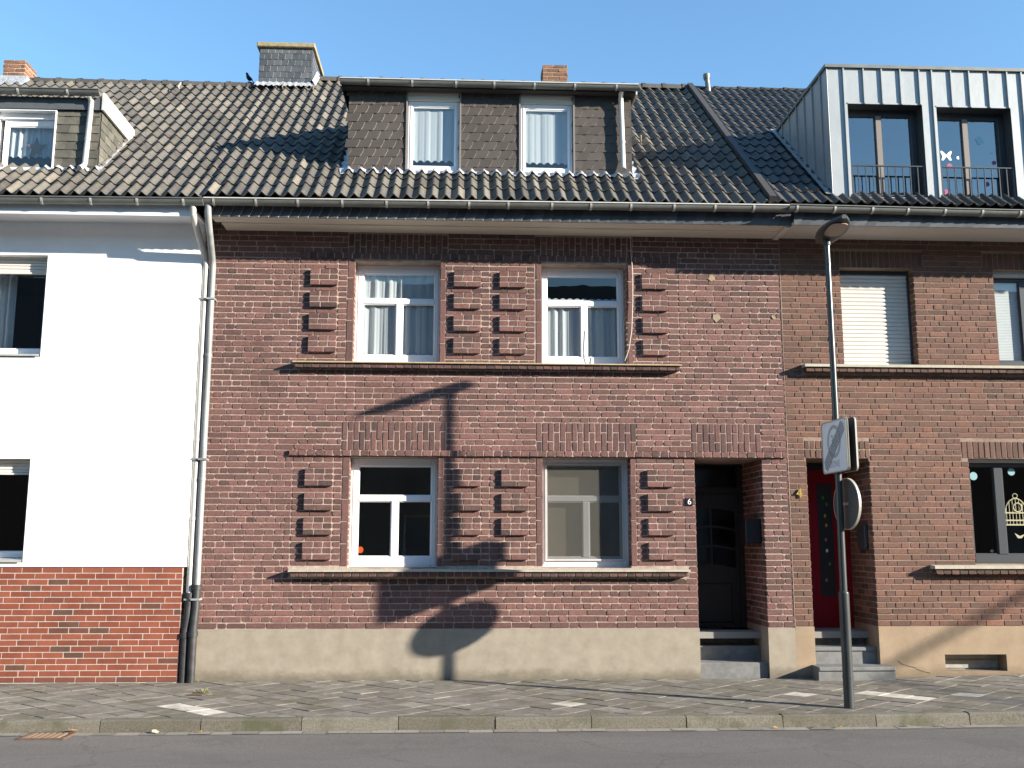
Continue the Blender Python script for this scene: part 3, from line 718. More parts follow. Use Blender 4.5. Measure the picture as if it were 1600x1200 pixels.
cb.tube([(1.66, .185, 4.06), (1.64, .17, 4.25), (1.63, .185, 4.55)], .004, 6); cb.build('loose_cable', 'cord', H6)
for (x, z, r) in ((3.32, 5.25, .045), (3.37, 4.70, .055), (4.15, 4.72, .03)):
    pt = MB(); pt.prism([(x+r*U(.7, 1.2)*math.cos(2*PI*k/11), -.0015, z+r*U(.7, 1.3)*math.sin(2*PI*k/11)) for k in range(11)], (0, -.004, 0)); pt.build('mortar_patch', 'lichen_patch', H6)
# eaves
ev = MB(); ev.box(-3.28, 4.25, -.52, -.30, 5.832, 5.85); ev.box(-3.20, 4.25, -.30, .0, 5.818, 5.85); ev.box(4.18, 4.25, -.53, 0, 5.80, 5.832)
ev.build('soffit', 'soffit', H6)
fa = MB(); fa.box(-3.36, 4.262, -.535, -.522, 5.83, 6.03, .5, 2)
P = Plane((0, -.537, 0), (1, 0, 0), (0, 0, 1), (0, -1, 0)); shingles(fa, P, -3.36, 4.262, 5.825, 6.01, .125, .185, .06, taper=.012, tip=.016, thick=.016)
fa.build('fascia', ['slate', 'slate_edge_lit', 'underlay'], H6)
gutter(H6, 'gutter', -3.33, 4.19, -.665, 6.005, first=.12, slope=.035)
# main roof
YR = 3.74; S_TOP = (YR-EY)/CO
DORM = (-1.66, 2.29, .05)
def in6(x, y): return DORM[0]+.02 < x < DORM[1]-.02 and DORM[2]+.1 < y < 1.45
r6 = MB(); tiles(r6, -3.36, 3.95, S_TOP, in6, amp=1.45)
slab(r6, -3.36, 3.95, S_TOP, [(DORM[0], DORM[1], DORM[2], 1.5)])
r6.poly([(-3.36, YR, roofz(YR)-.03), (4.26, YR, roofz(YR)-.03), (4.26, 8.6, 5.9), (-3.36, 8.6, 5.9)], .5, 1)
ridge(r6, -3.36, 3.98, YR, roofz(YR)+.03)
# verge trim against the darker roof next door
r6.prism([rp(3.93, -.02, -.02), rp(4.02, -.02, -.02), rp(4.02, -.02, .13), rp(3.93, -.02, .13)], Vector(rp(0, S_TOP+.02))-Vector(rp(0, 0)), .3, 2)
ro = r6.build('roof', ['tile', 'underlay', 'tile_dark'], H6)
# roof ladder hooks
for x, s in ((-4.05+.9, 5.0), (-2.62, 4.9), (2.75, 4.4), (2.60, 2.4)):
    hk = MB(); hk.tube([rp(x, s, .05), rp(x, s-.02, .10), rp(x+.01, s+.10, .13)], .012, 6); hk.build('roof_hook', 'rust_tan', ro)
# chimney clad in slate
cm = MB(); x0, x1, y0, y1 = -3.59, -2.70, 3.30, 4.30
cm.box(x0+.01, x1-.01, y0+.01, y1-.01, 9.0, 10.16, .5, 2)
shingles(cm, Plane((0, y0, 0), (1, 0, 0), (0, 0, 1), (0, -1, 0)), x0, x1, 9.38, 10.15, .118, .112, .01, off=.46, taper=.006)
shingles(cm, Plane((x1, 0, 0), (0, 1, 0), (0, 0, 1), (1, 0, 0)), y0, y1, 9.38, 10.15, .118, .112, .01, off=.46, taper=.006)
shingles(cm, Plane((x0, 0, 0), (0, 1, 0), (0, 0, 1), (-1, 0, 0)), y0, y1, 9.38, 10.15, .118, .112, .01, off=.46, taper=.006)
cm.bevbox(x0-.05, x1+.05, y0-.06, y1+.06, 10.15, 10.235, .012, .5, 3)
cm.grid([[(x0-.05+.99*i/30, y0-.022, 9.52+.012*math.sin(i*1.9)) for i in range(31)], [(x0-.06+1.01*i/30, y0-.13, 9.405+.015*math.sin(i*2.3)) for i in range(31)]], .5, 4)
cm.grid([[(x1+.022, y0-.03+.5*i/8, 9.56+.42*i/8) for i in range(9)], [(x1+.10, y0-.13+.5*i/8, 9.41+.42*i/8) for i in range(9)]], .5, 4)
cm.build('chimney', ['slate', 'slate_edge_lit', 'underlay', 'cap', 'lead'], H6, 'wide slate clad chimney with mossy cap')
def brick_chimney(house, x0, x1, y0, y1, z0, z1, flare=0, label=None, mats=('brick_chim', 'mortar4')):
    b = MB(); c = .075; b.box(x0+.006, x1-.006, y0+.006, y1-.006, z0, z1-.01, .5, 1); n = int(round((z1-z0)/c))
    for P, a, e in ((Plane((0, y0, 0), (1, 0, 0), (0, 0, 1), (0, -1, 0)), x0, x1), (Plane((x1, 0, 0), (0, 1, 0), (0, 0, 1), (1, 0, 0)), y0, y1), (Plane((x0, 0, 0), (0, 1, 0), (0, 0, 1), (-1, 0, 0)), y0, y1)):
        rows(b, P, a, e, z0, c, 0, n, (), joint=.014, jit=.006, rough=.02, style='stretch', L=.2)
    return b.build('chimney', list(mats), house, label)
brick_chimney(H6, 1.37, 1.83, 4.2, 4.7, 9.6, 10.40, label='small red brick chimney behind the dormer')
# ------- centre dormer
DX0, DX1, DY, DZ = -1.635, 2.265, .05, 7.88
dm = MB(); dw = [(-.825, -.112, 6.70, 7.845), (.73, 1.458, 6.70, 7.838)]
Pd = Plane((0, DY, 0), (1, 0, 0), (0, 0, 1), (0, -1, 0))
for a_, b_ in ((DX0, dw[0][0]-.022), (dw[0][1]+.022, dw[1][0]-.022), (dw[1][1]+.022, DX1)):
    shingles(dm, Pd, a_, b_, 6.66, DZ+.03, .165, .125, .05, off=.33, taper=.009, tip=.008)
backing(dm, Pd, DX0, DX1, 6.6, DZ+.05, dw, -.004, 2)
for h in dw:
    for s_, x in ((-1, h[0]), (1, h[1])): dm.box(min(x, x+s_*.022), max(x, x+s_*.022), DY-.03, DY+.10, h[2]-.01, h[3]+.02, .5, 3)
    dm.box(h[0]-.022, h[1]+.022, DY-.03, DY+.10, h[3], h[3]+.022, .5, 3)
    dm.box(h[0], h[1], DY-.0, DY+.10, h[3]-.11, h[3]-.001, .5, 4)
for x in (DX0, DX1): dm.prism([(x, DY+.004, 6.6), (x, 1.62, 7.93), (x, DY+.004, 7.93)], (.01, 0, 0), .5, 2)
do_ = dm.build('dormer', ['shingle', 'slate_edge_lit', 'underlay', 'taupe', 'soffit'], H6)
dr = MB(); zf, zb = 7.915, 8.02
dr.prism([(DX0-.085, -.10, zf), (DX1+.06, -.10, zf), (DX1+.06, 1.75, zb), (DX0-.085, 1.75, zb)], (0, 0, .05), .3, 0)
dr.prism([(DX0-.09, -.10, zf-.09), (DX0-.09, 1.7, zb-.13), (DX0-.09, 1.7, zb+.07), (DX0-.09, -.10, zf+.07)], (.015, 0, 0), .3, 1)
dr.prism([(DX1+.055, -.10, zf-.09), (DX1+.055, 1.7, zb-.13), (DX1+.055, 1.7, zb+.075), (DX1+.055, -.10, zf+.075)], (.02, 0, 0), .3, 2)
for k in range(22):
    x = DX0+.1+k*.178; dr.tube([(x, -.08, zf+.055), (x, 1.7, zb+.06)], .022, 6, mi=0)
dr.box(DX0-.08, DX1+.05, -.09, DY-.002, zf-.06, zf-.002, .5, 1)
dr.build('dormer_roof', ['tile', 'underlay', 'gutter_bright'], H6)
gutter(H6, 'dormer_gutter', DX0-.10, DX1+.075, -.155, 7.915, r=.06, first=.38, step=.56)
ap = MB(); apron(ap, DX0-.09, DX1+.10, DY, xa=-3.36, amp=1.45, up=.03, down=.10); side_apron(ap, DX1, DY-.1, 1.6, 1); side_apron(ap, DX0, DY-.1, 1.6, -1); ap.build('flashing', 'lead', H6)
dp = MB(); dp.tube([(2.115, -.13, 7.86), (2.115, -.05, 7.80), (2.12, -.03, 7.7), (2.135, -.03, 6.85), (2.135, -.05, 6.78), (2.13, -.10, 6.73)], .036, 14)
dp.tube([(2.131, -.03, 7.14), (2.131, -.03, 7.17)], .041, 14); dp.build('dormer_downpipe', 'pipe', H6)
for (h, gl) in zip(dw, ((-.764, -.168), (.782, 1.362))):
    wd_, _ = window(H6, 'dormer_window', (h[0]+.004, h[1]-.004, h[2], h[3]-.112), DY+.025, '1', margins=(.06, .06, .095, .075), glassm='glass')
    curtain(wd_, h[0]+.03, h[1]-.03, 6.885, 7.66, DY+.080, 'net', .17, .0045, .035)
# downpipe of the brick house
def downpipe(house, pts, r, mats, collars, foot):
    d = MB(); d.tube(pts, r, 14)
    for (x, y, z) in collars: d.tube([(x, y, z-.02), (x, y, z+.02)], r+.006, 14)
    o = d.build('downpipe', mats[0], house)
    f = MB(); f.tube(foot, r*1.22, 14)
    for (x, y, z) in (foot[0], foot[-2]): f.tube([(x, y, z-.03), (x, y, z+.03)], r*1.5, 14)
    f.build('standpipe', mats[1], o)
    for z in (1.0, 2.75, 4.85):
        b = MB(); p = next(((a, c) for a, c in zip(pts[:-1], pts[1:]) if c[2] <= z <= a[2]), None)
        if p:
            t = (z-p[0][2])/(p[1][2]-p[0][2]); x = p[0][0]+(p[1][0]-p[0][0])*t; yy = p[0][1]+(p[1][1]-p[0][1])*t
            b.box(x-r*1.25, x+r*1.25, yy-r*1.25, .01, z-.012, z+.012); b.build('pipe_clip', 'pipe_grey', o)
downpipe(H6, [(-3.29, -.655, 5.98), (-3.29, -.64, 5.86), (-3.295, -.56, 5.72), (-3.335, -.16, 5.40), (-3.338, -.09, 5.30), (-3.340, -.085, 1.0)], .042, ('pipe_grey', 'iron'), ((-3.340, -.085, 4.1), (-3.340, -.085, 2.5)), [(-3.340, -.085, 1.15), (-3.340, -.085, .92), (-3.343, -.09, .82), (-3.352, -.10, .66), (-3.354, -.10, .58), (-3.354, -.10, -.05)])

# ================================================================== WHITE HOUSE
WF = -.12
FRW = Plane((0, WF, 0), (1, 0, 0), (0, 0, 1), (0, -1, 0))
HW = thing('white_house', 'white rendered house on red clinker base with slate clad dormer, left of the brick house', 'house', (-7, 0, 0))
WX0, WX1 = -11.0, -3.475
whole = [(-6.95, -5.46, 4.055, 5.405), (-6.95, -5.482, 1.452, 2.745)]
ww = MB(); backing(ww, FRW, WX0, WX1, 1.40, 5.93, whole, .0, 0)
for h in whole: reveal(ww, h, .12, 0, y0=WF)
ww.poly([(WX1, WF, 1.40), (WX1, .1, 1.40), (WX1, .1, 5.93), (WX1, WF, 5.93)]); ww.poly([(WX0, WF, 1.40), (WX1, WF, 1.40), (WX1, .05, 1.40), (WX0, .05, 1.40)])
ww.poly([(WX0, 8.2, -.1), (WX1, 8.2, -.1), (WX1, 8.2, 6.1), (WX0, 8.2, 6.1)]); ww.poly([(WX0, 0, -.1), (WX0, 8.2, -.1), (WX0, 8.2, 6), (WX0, 0, 6)])
ww.build('wall', 'render', HW)
kl = MB(); KX = -3.515; FRK = Plane((0, WF+.012, 0), (1, 0, 0), (0, 0, 1), (0, -1, 0)); backing(kl, FRK, WX0, KX, -.22, 1.392, [], -.003, 1); kl.poly([(KX, WF+.015, -.22), (KX, .1, -.22), (KX, .1, 1.392), (KX, WF+.015, 1.392)], .5, 1)
z = 1.392; i = 0
while z > -.1:
    v1, v0 = z, z-.066; x = KX+.004-(.24*R()); off = [0, .083, .166, .04, .12, .2][i % 6]; x = KX-(off if off > .05 else 0); first = True
    if off > .05: brick(kl, FRK, x+.004, KX, v0, v1, .0012, .006, .003, rnd=R())
    while x > -8.0:
        brick(kl, FRK, x-.242, x-.004, v0, v1, .0012, .006, .003, rnd=R()); x -= .246
    z -= .0735; i += 1
PS = Plane((KX, 0, 0), (0, 1, 0), (0, 0, 1), (1, 0, 0))
for k in range(20): brick(kl, PS, WF+.016, .03, 1.392-.0735*k-.066, 1.392-.0735*k, .001, .004, .003)
kl.build('clinker_base', ['clinker', 'mortarK'], HW)
it = MB(); shell(it, WX0+.05, WX1-.05, 4.2, 9.0, (.55, 3.35, 6.02), loft=(-8.7, -5.0, 7.3)); it.build('inner_wall', 'roomwall', HW)
for h, zt in ((whole[0], 5.20), (whole[1], 2.57)):
    wo, _ = window(HW, 'window', (h[0], h[1], h[2]+.055, zt+.02), .05, '2', xm=-6.3, margins=(.07, .07, .075, .02), mull=.09)
    sh = MB(); z = zt
    while z < h[3]-.01:
        sh.sweep([(.015, z), (.005, z+.010), (.002, z+.022), (.008, z+.036), (.015, z+.040)], h[0]+.005, h[1]-.005); z += .042
    sh.box(h[0]+.003, h[1]-.003, -.01, .02, zt-.02, zt, .5, 0); sh.build('roller_shutter', 'slat', wo)
    sb = MB(); sb.mesh([(h[0]+.002, WF-.03, h[2]+.005), (h[1]-.002, WF-.03, h[2]+.005), (h[1]-.002, WF-.03, h[2]+.03), (h[0]+.002, WF-.03, h[2]+.03), (h[1]-.002, .05, h[2]+.055), (h[0]+.002, .05, h[2]+.055)], [(0, 1, 2, 3), (3, 2, 4, 5)]); sb.build('sill', 'pipe', HW)
curt = curtain([o for o in bpy.data.objects if o.name.startswith('window') and o.parent == HW][0], -6.6, -6.0, 4.2, 5.22, .25, 'net', .12, .03)
ev = MB(); ev.box(WX0, WX1+.02, -.60, -.03, 5.855, 5.89); ev.box(WX0, WX1+.02, -.615, -.601, 5.80, 6.02)
ev.build('soffit', 'soffit_w', HW)
gutter(HW, 'gutter', WX0, -3.335, -.69, 5.935, first=.28, bright=False, slope=.055, step=.60)
ro_ = (-8.8, -4.95, .0)
def inW(x, y): return ro_[0] < x < ro_[1]-.02 and .05 < y < .85
YW = 3.50; SW = (YW-EY)/CO
rw = MB(); tiles(rw, -3.36-46*TW, -3.36, SW, inW, dz=-.03, amp=1.45)
slab(rw, WX0, -3.36, SW, [(ro_[0], ro_[1], 0, .95)], dz=-.03)
rw.poly([(WX0, YW, roofz(YW)-.09), (-3.36, YW, roofz(YW)-.09), (-3.36, 8.6, 5.9), (WX0, 8.6, 5.9)], .5, 1)
ridge(rw, WX0, -3.37, YW, roofz(YW)-.03)
rwo = rw.build('roof', ['tile', 'underlay'], HW)
for x, s in ((-4.85, 4.85),):
    hk = MB(); hk.tube([rp(x, s, .05), rp(x, s-.02, .10), rp(x+.01, s+.12, .13)], .012, 6); hk.build('roof_hook', 'pipe', rwo)
# left dormer
ld = MB(); LX = -4.95; LZ = 7.45
Pl = Plane((0, 0, 0), (1, 0, 0), (0, 0, 1), (0, -1, 0)); lwin = (-6.32, -5.545, 6.635, 7.44)
shingles(ld, Pl, -5.54, LX, 6.55, LZ, .21, .118, .02, off=.41, mi_edge=2, taper=.012, tip=.004)
backing(ld, Pl, -8.8, LX, 6.45, 7.62, [lwin], -.006, 2)
Pc = Plane((LX, 0, 0), (0, 1, 0), (0, 0, 1), (1, 0, 0))
shingles(ld, Pc, .0, 1.1, 6.5, LZ+.02, .19, .118, .02, off=.41, mi_edge=1, taper=.008, inside=lambda u, v: v > roofz(u)-.10)
ld.prism([(LX, .005, 6.5), (LX, 1.3, 7.6), (LX, .005, 7.62)], (-.01, 0, 0), .5, 2)
ld.box(-8.8, -5.56, -.004, .006, 6.4, 6.6, .5, 2)
ld.build('dormer', ['slate_old', 'slate_lichen', 'underlay'], HW)
rv = MB()
for a, b, c, d in ((lwin[0]-.30, lwin[0], 6.60, 7.46), (lwin[1], lwin[1]+.016, 6.60, 7.46), (lwin[0], lwin[1], 7.44, 7.46), (lwin[0], lwin[1], 6.60, 6.635)): rv.box(a, b, -.03, .20, c, d)
rv.build('window_surround', 'pvc', HW)
lwd, _ = window(HW, 'dormer_window', (lwin[0]+.06, lwin[1], 6.637, 7.36), .10, '1', margins=(.05, .03, .055, .09))
rb = MB(); rb.box(lwin[0], lwin[1], .06, .15, 7.36, 7.438); rb.build('shutter_box', 'pvc', HW)
curtain(lwd, -6.25, -5.56, 6.86, 7.30, .19, 'net', .085, .018, .03)
stq = MB(); pts = []
for k in range(10):
    r_ = (.15 if k % 2 == 0 else .058); an = PI/2+k*PI/5; pts.append((-5.84+r_*math.cos(an), .145, 6.985+r_*math.sin(an)))
stq.prism(pts, (0, .012, 0)); stq.build('hanging_star', 'wicker', lwd)
lr = MB(); lr.box(-8.8, LX+.02, -.02, 1.35, 7.575, 7.64, .5, 0); lr.box(-8.8, LX+.005, -.045, -.021, 7.46, 7.63, .5, 1)
lr.prism([(LX+.02, -.06, 7.455), (LX+.02, 1.18, 7.455), (LX+.02, 1.18, 7.70), (LX+.02, -.06, 7.70)], (.03, 0, 0), .5, 2)
lr.build('dormer_roof', ['underlay', 'slate', 'gutter_bright'], HW)
gutter(HW, 'dormer_gutter', -8.8, LX+.015, -.13, 7.685, r=.062, first=.30, step=.62, bright=False)
ap = MB(); apron(ap, -5.6, LX+.05, 0, dz=-.03, xa=-3.36-46*TW, amp=1.45, up=.02, down=.08); side_apron(ap, LX, -.06, 1.2, 1, dz=-.03, wd=.07, up=.05)
ap.box(-6.6, -5.54, -.05, .02, 6.56, 6.60); ap.build('flashing', 'lead', HW)
dp = MB(); dp.tube([(-5.075, -.12, 7.63), (-5.075, -.06, 7.58), (-5.08, -.04, 7.48), (-5.105, -.04, 6.72), (-5.11, -.06, 6.66), (-5.135, -.13, 6.60)], .036, 14); dp.tube([(-5.094, -.04, 7.05), (-5.095, -.04, 7.03)], .041, 14)
dp.build('dormer_downpipe', 'pipe', HW)
bc = brick_chimney(HW, -7.90, -7.53, 3.3, 3.75, 9.3, 9.83, label='stepped red brick chimney at the left end of the ridge', mats=('brick_chim', 'mortar6'))
bb = MB(); bb.box(-7.97, -7.46, 3.22, 3.85, 9.0, 9.50); bb.build('chimney_base', 'lead', HW)
downpipe(HW, [(-3.475, -.66, 5.93), (-3.475, -.65, 5.82), (-3.470, -.54, 5.735), (-3.430, -.13, 5.40), (-3.428, -.075, 5.24), (-3.430, -.07, .98)], .042, ('pipe', 'iron'), ((-3.429, -.07, 4.7), (-3.43, -.07, 3.0), (-3.43, -.07, 2.0)), [(-3.430, -.075, 1.05), (-3.430, -.075, .90), (-3.434, -.08, .80), (-3.453, -.08, .64), (-3.456, -.08, .56), (-3.456, -.08, -.05)])

# ================================================================== HOUSE NUMBER 4
H4 = thing('brick_house', 'brown brick house with red front door, white roller shutter and modern zinc dormer', 'house', (7, 0, 0))
X4, X5 = 4.267, 10.6; ZP4 = .640; C4 = .0765
D4 = (4.51, 5.355, -.05, 2.816)
h4 = [(5.095, 6.115, 4.075, 5.425), (7.24, 8.3, 4.075, 5.425), (6.705, 8.3, 1.44, 2.82)]
cel = (6.205, 7.02, .075, .285)
ls4 = (6.085, 8.9, 1.30, 1.44); us4 = (4.505, 10.6, 3.955, 4.075)
sol4 = [(4.51-.02, 5.38, 2.816, 3.05), (6.62, 8.4, 2.82, 3.05), (4.95, 6.26, 5.425, 5.66), (7.1, 8.45, 5.425, 5.66)]
w4 = MB(); backing(w4, FRONT, X4, X5, ZP4-.02, 6.1, h4+[D4], -.006, 1)
for h in h4: reveal(w4, h, .24, 1)
hs = h4+[D4, ls4, us4]+sol4
rows(w4, FRONT, X4+.004, 9.0, ZP4, C4, 0, 70, hs, joint=.010, L=.25, H=.124, jit=.0035, rough=.008)
for k, (a, b, v0, v1) in enumerate(sol4): soldier(w4, FRONT, a, b, v0, v1, split=.5 if k == 0 else None)
for h in h4: reveal_bricks(w4, h, .17, C4, ZP4)
reveal(w4, D4, .85, 1, bottom=False); reveal_bricks(w4, (D4[0], D4[1], ZP4, 2.816), .83, C4, ZP4)
w4.poly([(X4, 8.2, -.1), (X5, 8.2, -.1), (X5, 8.2, 6.1), (X4, 8.2, 6.1)], .5, 1); w4.poly([(X5, 0, -.1), (X5, 8.2, -.1), (X5, 8.2, 6), (X5, 0, 6)], .5, 1)
w4.build('wall', ['brick4', 'mortar4'], H4)
it = MB(); shell(it, X4+.05, X5-.05, 4.2, 9.0, (.55, 3.35, 6.02), loft=(4.9, 8.5, 8.0)); it.build('inner_wall', 'roomwall', H4)
jn = MB(); jn.box(X4-.006, X4+.006, -.003, .01, .64, 5.8); jn.build('mortar_joint', 'mortar4', H4)
sill(H4, 6.09, 8.9, 1.425, 1.375, 1.305, .14, 'sillgrey', 'brick4', 'mortar4'); sill(H4, 4.505, 10.5, 4.07, 4.022, 3.960, .14, 'sillgrey', 'brick4', 'mortar4')
p4 = MB(); p4.box(X4, 4.514, -.010, .1, -.15, ZP4); backing(p4, Plane((0, -.01, 0), (1, 0, 0), (0, 0, 1), (0, -1, 0)), 5.355, X5, -.15, ZP4, [cel], 0, 0)
p4.poly([(5.355, -.01, ZP4), (X5, -.01, ZP4), (X5, .1, ZP4), (5.355, .1, ZP4)]); reveal(p4, cel, .22, 0, y0=-.01)
for x, s in ((4.51, 1), (5.355, -1)): p4.poly([(x+s*.004, -.01, -.1), (x+s*.004, .85, -.1), (x+s*.004, .85, ZP4), (x+s*.004, -.01, ZP4)])
p4.build('plinth', 'plinth4', H4)
ck = MB(); path = [(5.58, .21), (5.63, .17), (5.66, .16), (5.74, .135), (5.80, .125), (5.83, .10), (5.92, .07), (6.0, .055)]
for (a, b) in zip(path[:-1], path[1:]): ck.mesh([(a[0], -.0115, a[1]-.004), (b[0], -.0115, b[1]-.006), (b[0], -.0115, b[1]+.006), (a[0], -.0115, a[1]+.005)], [(0, 1, 2, 3)])
ck.build('plinth_crack', 'jointsand', H4)
cw = MB(); cw.box(cel[0], cel[1], .20, .23, cel[2], cel[3]); cw.box(cel[0]+.02, cel[1]-.02, .185, .199, cel[2]+.02, cel[2]+.12); cw.build('cellar_window', 'concrete', H4)
for k, (a, b, y0, y1, zb, za) in enumerate(((4.46, 5.44, -.27, .12, -.1, .165), (4.516, 5.349, .06, .45, .1, .375), (4.516, 5.349, .40, .86, .3, .56))):
    st = MB(); st.box(a, b, y0+.02, y1, zb, za-.05); st.bevbox(a-.0, b+.0, y0, y1, za-.05, za, .008); st.build('step', 'bluestone', H4)
d4 = MB(); y = .82; d4.box(4.514, 5.351, y, y+.05, .56, 2.80); d4.box(4.514, 5.351, y-.03, y-.001, 2.72, 2.80, .5, 1); d4.box(5.29, 5.351, y-.03, y-.001, .56, 2.72, .5, 0); d4.box(4.514, 4.57, y-.03, y-.001, .56, 2.72, .5, 0)
do4 = d4.build('door', ['door_red', 'black'], H4)
g4 = MB(); g4.box(4.92, 5.13, y-.006, y-.0005, .98, 2.52); g4.build('pane', 'black', do4)
for z, mm in ((2.33, 'green'), (2.24, 'green'), (2.08, 'yellow'), (1.95, 'yellow'), (1.75, 'pink'), (1.60, 'paleblue'), (1.42, 'green'), (1.2, 'pink')):
    q = MB(); x = 5.02+U(-.04, .04); q.prism([(x-.018, y-.007, z), (x, y-.007, z-.03), (x+.02, y-.007, z), (x, y-.007, z+.03)], (0, -.003, 0)); q.build('coloured_pane', mm, do4)
hd = MB(); hd.tube([(5.22, y, 1.25), (5.22, y-.05, 1.25), (5.22, y-.05, 1.6), (5.22, y, 1.6)], .010); hd.build('handle', 'pipe', do4)
ib = MB(); ib.bevbox(5.30, 5.349, .15, .40, 1.62, 1.95, .01); ib.build('letterbox', 'anth', H4)
vs, fs = text_mesh('4', .17); tm = MB(); tm.mesh([(4.39+v[0], -.018-v[2]*6, 2.345+v[1]) for v in vs], fs); tm.tube([(4.39, 0, 2.37), (4.39, -.012, 2.37)], .008, 6); tm.build('house_number', 'brass', H4)
# windows of number 4
x0, x1, z0, z1 = h4[0]; rs = MB(); z = z0+.012
while z < z1-.05:
    rs.sweep([(.175, z), (.163, z+.012), (.160, z+.027), (.165, z+.044), (.175, z+.051), (.178, z+.056)], x0+.02, x1-.02); z += .056
rs.build('roller_shutter', 'slat', H4)
rg = MB(); rg.box(x0, x0+.03, .14, .22, z0, z1); rg.box(x1-.03, x1, .14, .22, z0, z1); rg.box(x0+.03, x1-.03, .15, .22, z1-.05, z1); rg.box(x0, x1, .18, .22, z0, z1-.05); rg.build('shutter_rail', 'anth', H4)
wu, _ = window(H4, 'window', (7.24, 8.3, 4.075, 5.35), .16, '2', fmat='anth', margins=(.07, .07, .10, .05), mull=.10, xm=7.73)
bx = MB(); bx.box(7.24, 8.3, .10, .22, 5.35, 5.424); bx.build('shutter_box', 'pvc_grey', H4)
bd_ = MB(); z = 4.18
while z < 5.30: bd_.box(7.32, 8.22, .215, .225, z, z+.018); z += .022
bd_.build('venetian_blind', 'pvc', wu)
wl4, _ = window(H4, 'window', (6.705, 8.3, 1.44, 2.80), .16, '2', fmat='anth', margins=(.085, .07, .12, .07), mull=.12, xm=7.18)
bx = MB(); bx.box(6.705, 8.3, .12, .2, 2.775, 2.818); bx.build('shutter_box', 'pvc_grey', H4)
def disc(x, y, z, r, name, mat, par, n=18):
    d = MB(); d.prism([(x+r*math.cos(2*PI*k/n), y, z+r*math.sin(2*PI*k/n)) for k in range(n)], (0, .004, 0)); return d.build(name, mat, par)
for x, z, r in ((6.87, 2.60, .055), (7.40, 2.66, .05)): disc(x, .215, z, r, 'white_decoration', 'paleblue', wl4)
cg = MB(); cx, cz = 7.42, 2.10
for k in range(-3, 4):
    x = cx+.045*k; t = cz+.20*math.sqrt(max(0, 1-(k/3.4)**2)); cg.tube([(x, .215, cz-.16), (x, .215, t)], .005, 5)
cg.tube([(cx+.15*math.cos(PI*k/12), .215, cz+.20*math.sin(PI*k/12)) for k in range(13)], .008, 6)
for zz in (-.16, -.10, .0): cg.box(cx-.15, cx+.15, .21, .22, cz+zz, cz+zz+.018)
cg.tube([(cx+.035*math.cos(2*PI*k/10), .215, cz+.235+.03*math.sin(2*PI*k/10)) for k in range(11)], .006, 5, caps=False)
cg.tube([(cx+.02+.06*math.cos(2*PI*k/10), .21, cz+.08+.06*math.sin(2*PI*k/10)) for k in range(11)], .010, 5, caps=False)
cg.build('cage_decoration', 'cream', wl4)
hb = MB(); hb.prism([(7.38, .215, 1.84), (7.45, .215, 1.80), (7.53, .215, 1.83), (7.47, .215, 1.77), (7.42, .215, 1.77)], (0, .004, 0)); hb.build('bird_decoration', 'cream', wl4)
disc(7.05, .215, 1.60, .022, 'small_decoration', 'cream', wl4, 6)
ev = MB(); ev.box(4.262, X5, -.64, .0, 5.825, 5.85); ev.box(4.262, X5, -.60, -.30, 5.815, 5.824); ev.build('soffit', 'soffit4', H4)
fa = MB(); fa.box(4.262, X5, -.650, -.641, 5.825, 6.02, .5, 2); P = Plane((0, -.652, 0), (1, 0, 0), (0, 0, 1), (0, -1, 0))
shingles(fa, P, 4.262, 9.4, 5.80, 5.99, .145, .19, .09, taper=.012, tip=.012, mi_edge=2); fa.build('fascia', ['slate', 'slate_edge_lit', 'underlay'], H4)
gutter(H4, 'gutter', 4.17, X5, -.745, 6.02, first=.10, step=.50, bright=False, mat='gutter', slope=-.05)
DZ4 = .045
def in4(x, y): return x > 4.88 and -.44 < y < 1.45 and x < 8.6
r4 = MB(); tiles(r4, 4.02, 9.6, S_TOP-.1, in4, dz=DZ4, amp=1.0, te=.33, tw=.15, lift=.02)
slab(r4, 4.02, X5, S_TOP, [(4.86, 8.6, -.5, 1.5)], dz=DZ4)
r4.poly([(4.02, YR, roofz(YR)-.03), (X5, YR, roofz(YR)-.03), (X5, 8.6, 5.9), (4.02, 8.6, 5.9)], .5, 1)
ridge(r4, 4.02, 9.6, YR+.04, roofz(YR)+.06, .10, True, .42)
ro4 = r4.build('roof', ['tile_dark', 'underlay'], H4)
vp = MB(); vp.tube([(4.30, 3.6, 9.6), (4.27, 3.6, 9.93)], .045, 14); vp.tube([(4.268, 3.6, 9.93), (4.265, 3.6, 10.0)], .062, 14); vp.tube([(4.268, 3.6, 9.90), (4.268, 3.6, 9.93)], .055, 14); vp.build('vent_pipe', 'gutter', H4)
# zinc dormer
zd = MB(); ZX0, ZX1, ZY, ZT = 4.86, 8.6, -.50, 8.08
zw = [(5.125, 6.155, 6.235, 7.575), (6.35, 7.385, 6.225, 7.555), (7.75, 8.4, 6.225, 7.555)]
Pz = Plane((0, ZY, 0), (1, 0, 0), (0, 0, 1), (0, -1, 0)); backing(zd, Pz, ZX0, ZX1, 6.12, ZT, zw, 0, 0)
for h in zw:
    x0, x1, z0, z1 = h; d = ZY+.26
    zd.poly([(x0, ZY, z0), (x0, d, z0), (x0, d, z1), (x0, ZY, z1)], .5, 0); zd.poly([(x1, ZY, z0), (x1, d, z0), (x1, d, z1), (x1, ZY, z1)], .5, 1); zd.poly([(x0, ZY, z1), (x1, ZY, z1), (x1, d, z1), (x0, d, z1)], .5, 1)
    zd.mesh([(x0, ZY-.03, z0-.02), (x1, ZY-.03, z0-.02), (x1, ZY-.03, z0+.012), (x0, ZY-.03, z0+.012), (x1, d, z0+.03), (x0, d, z0+.03)], [(0, 1, 2, 3), (3, 2, 4, 5)], .5, 0)
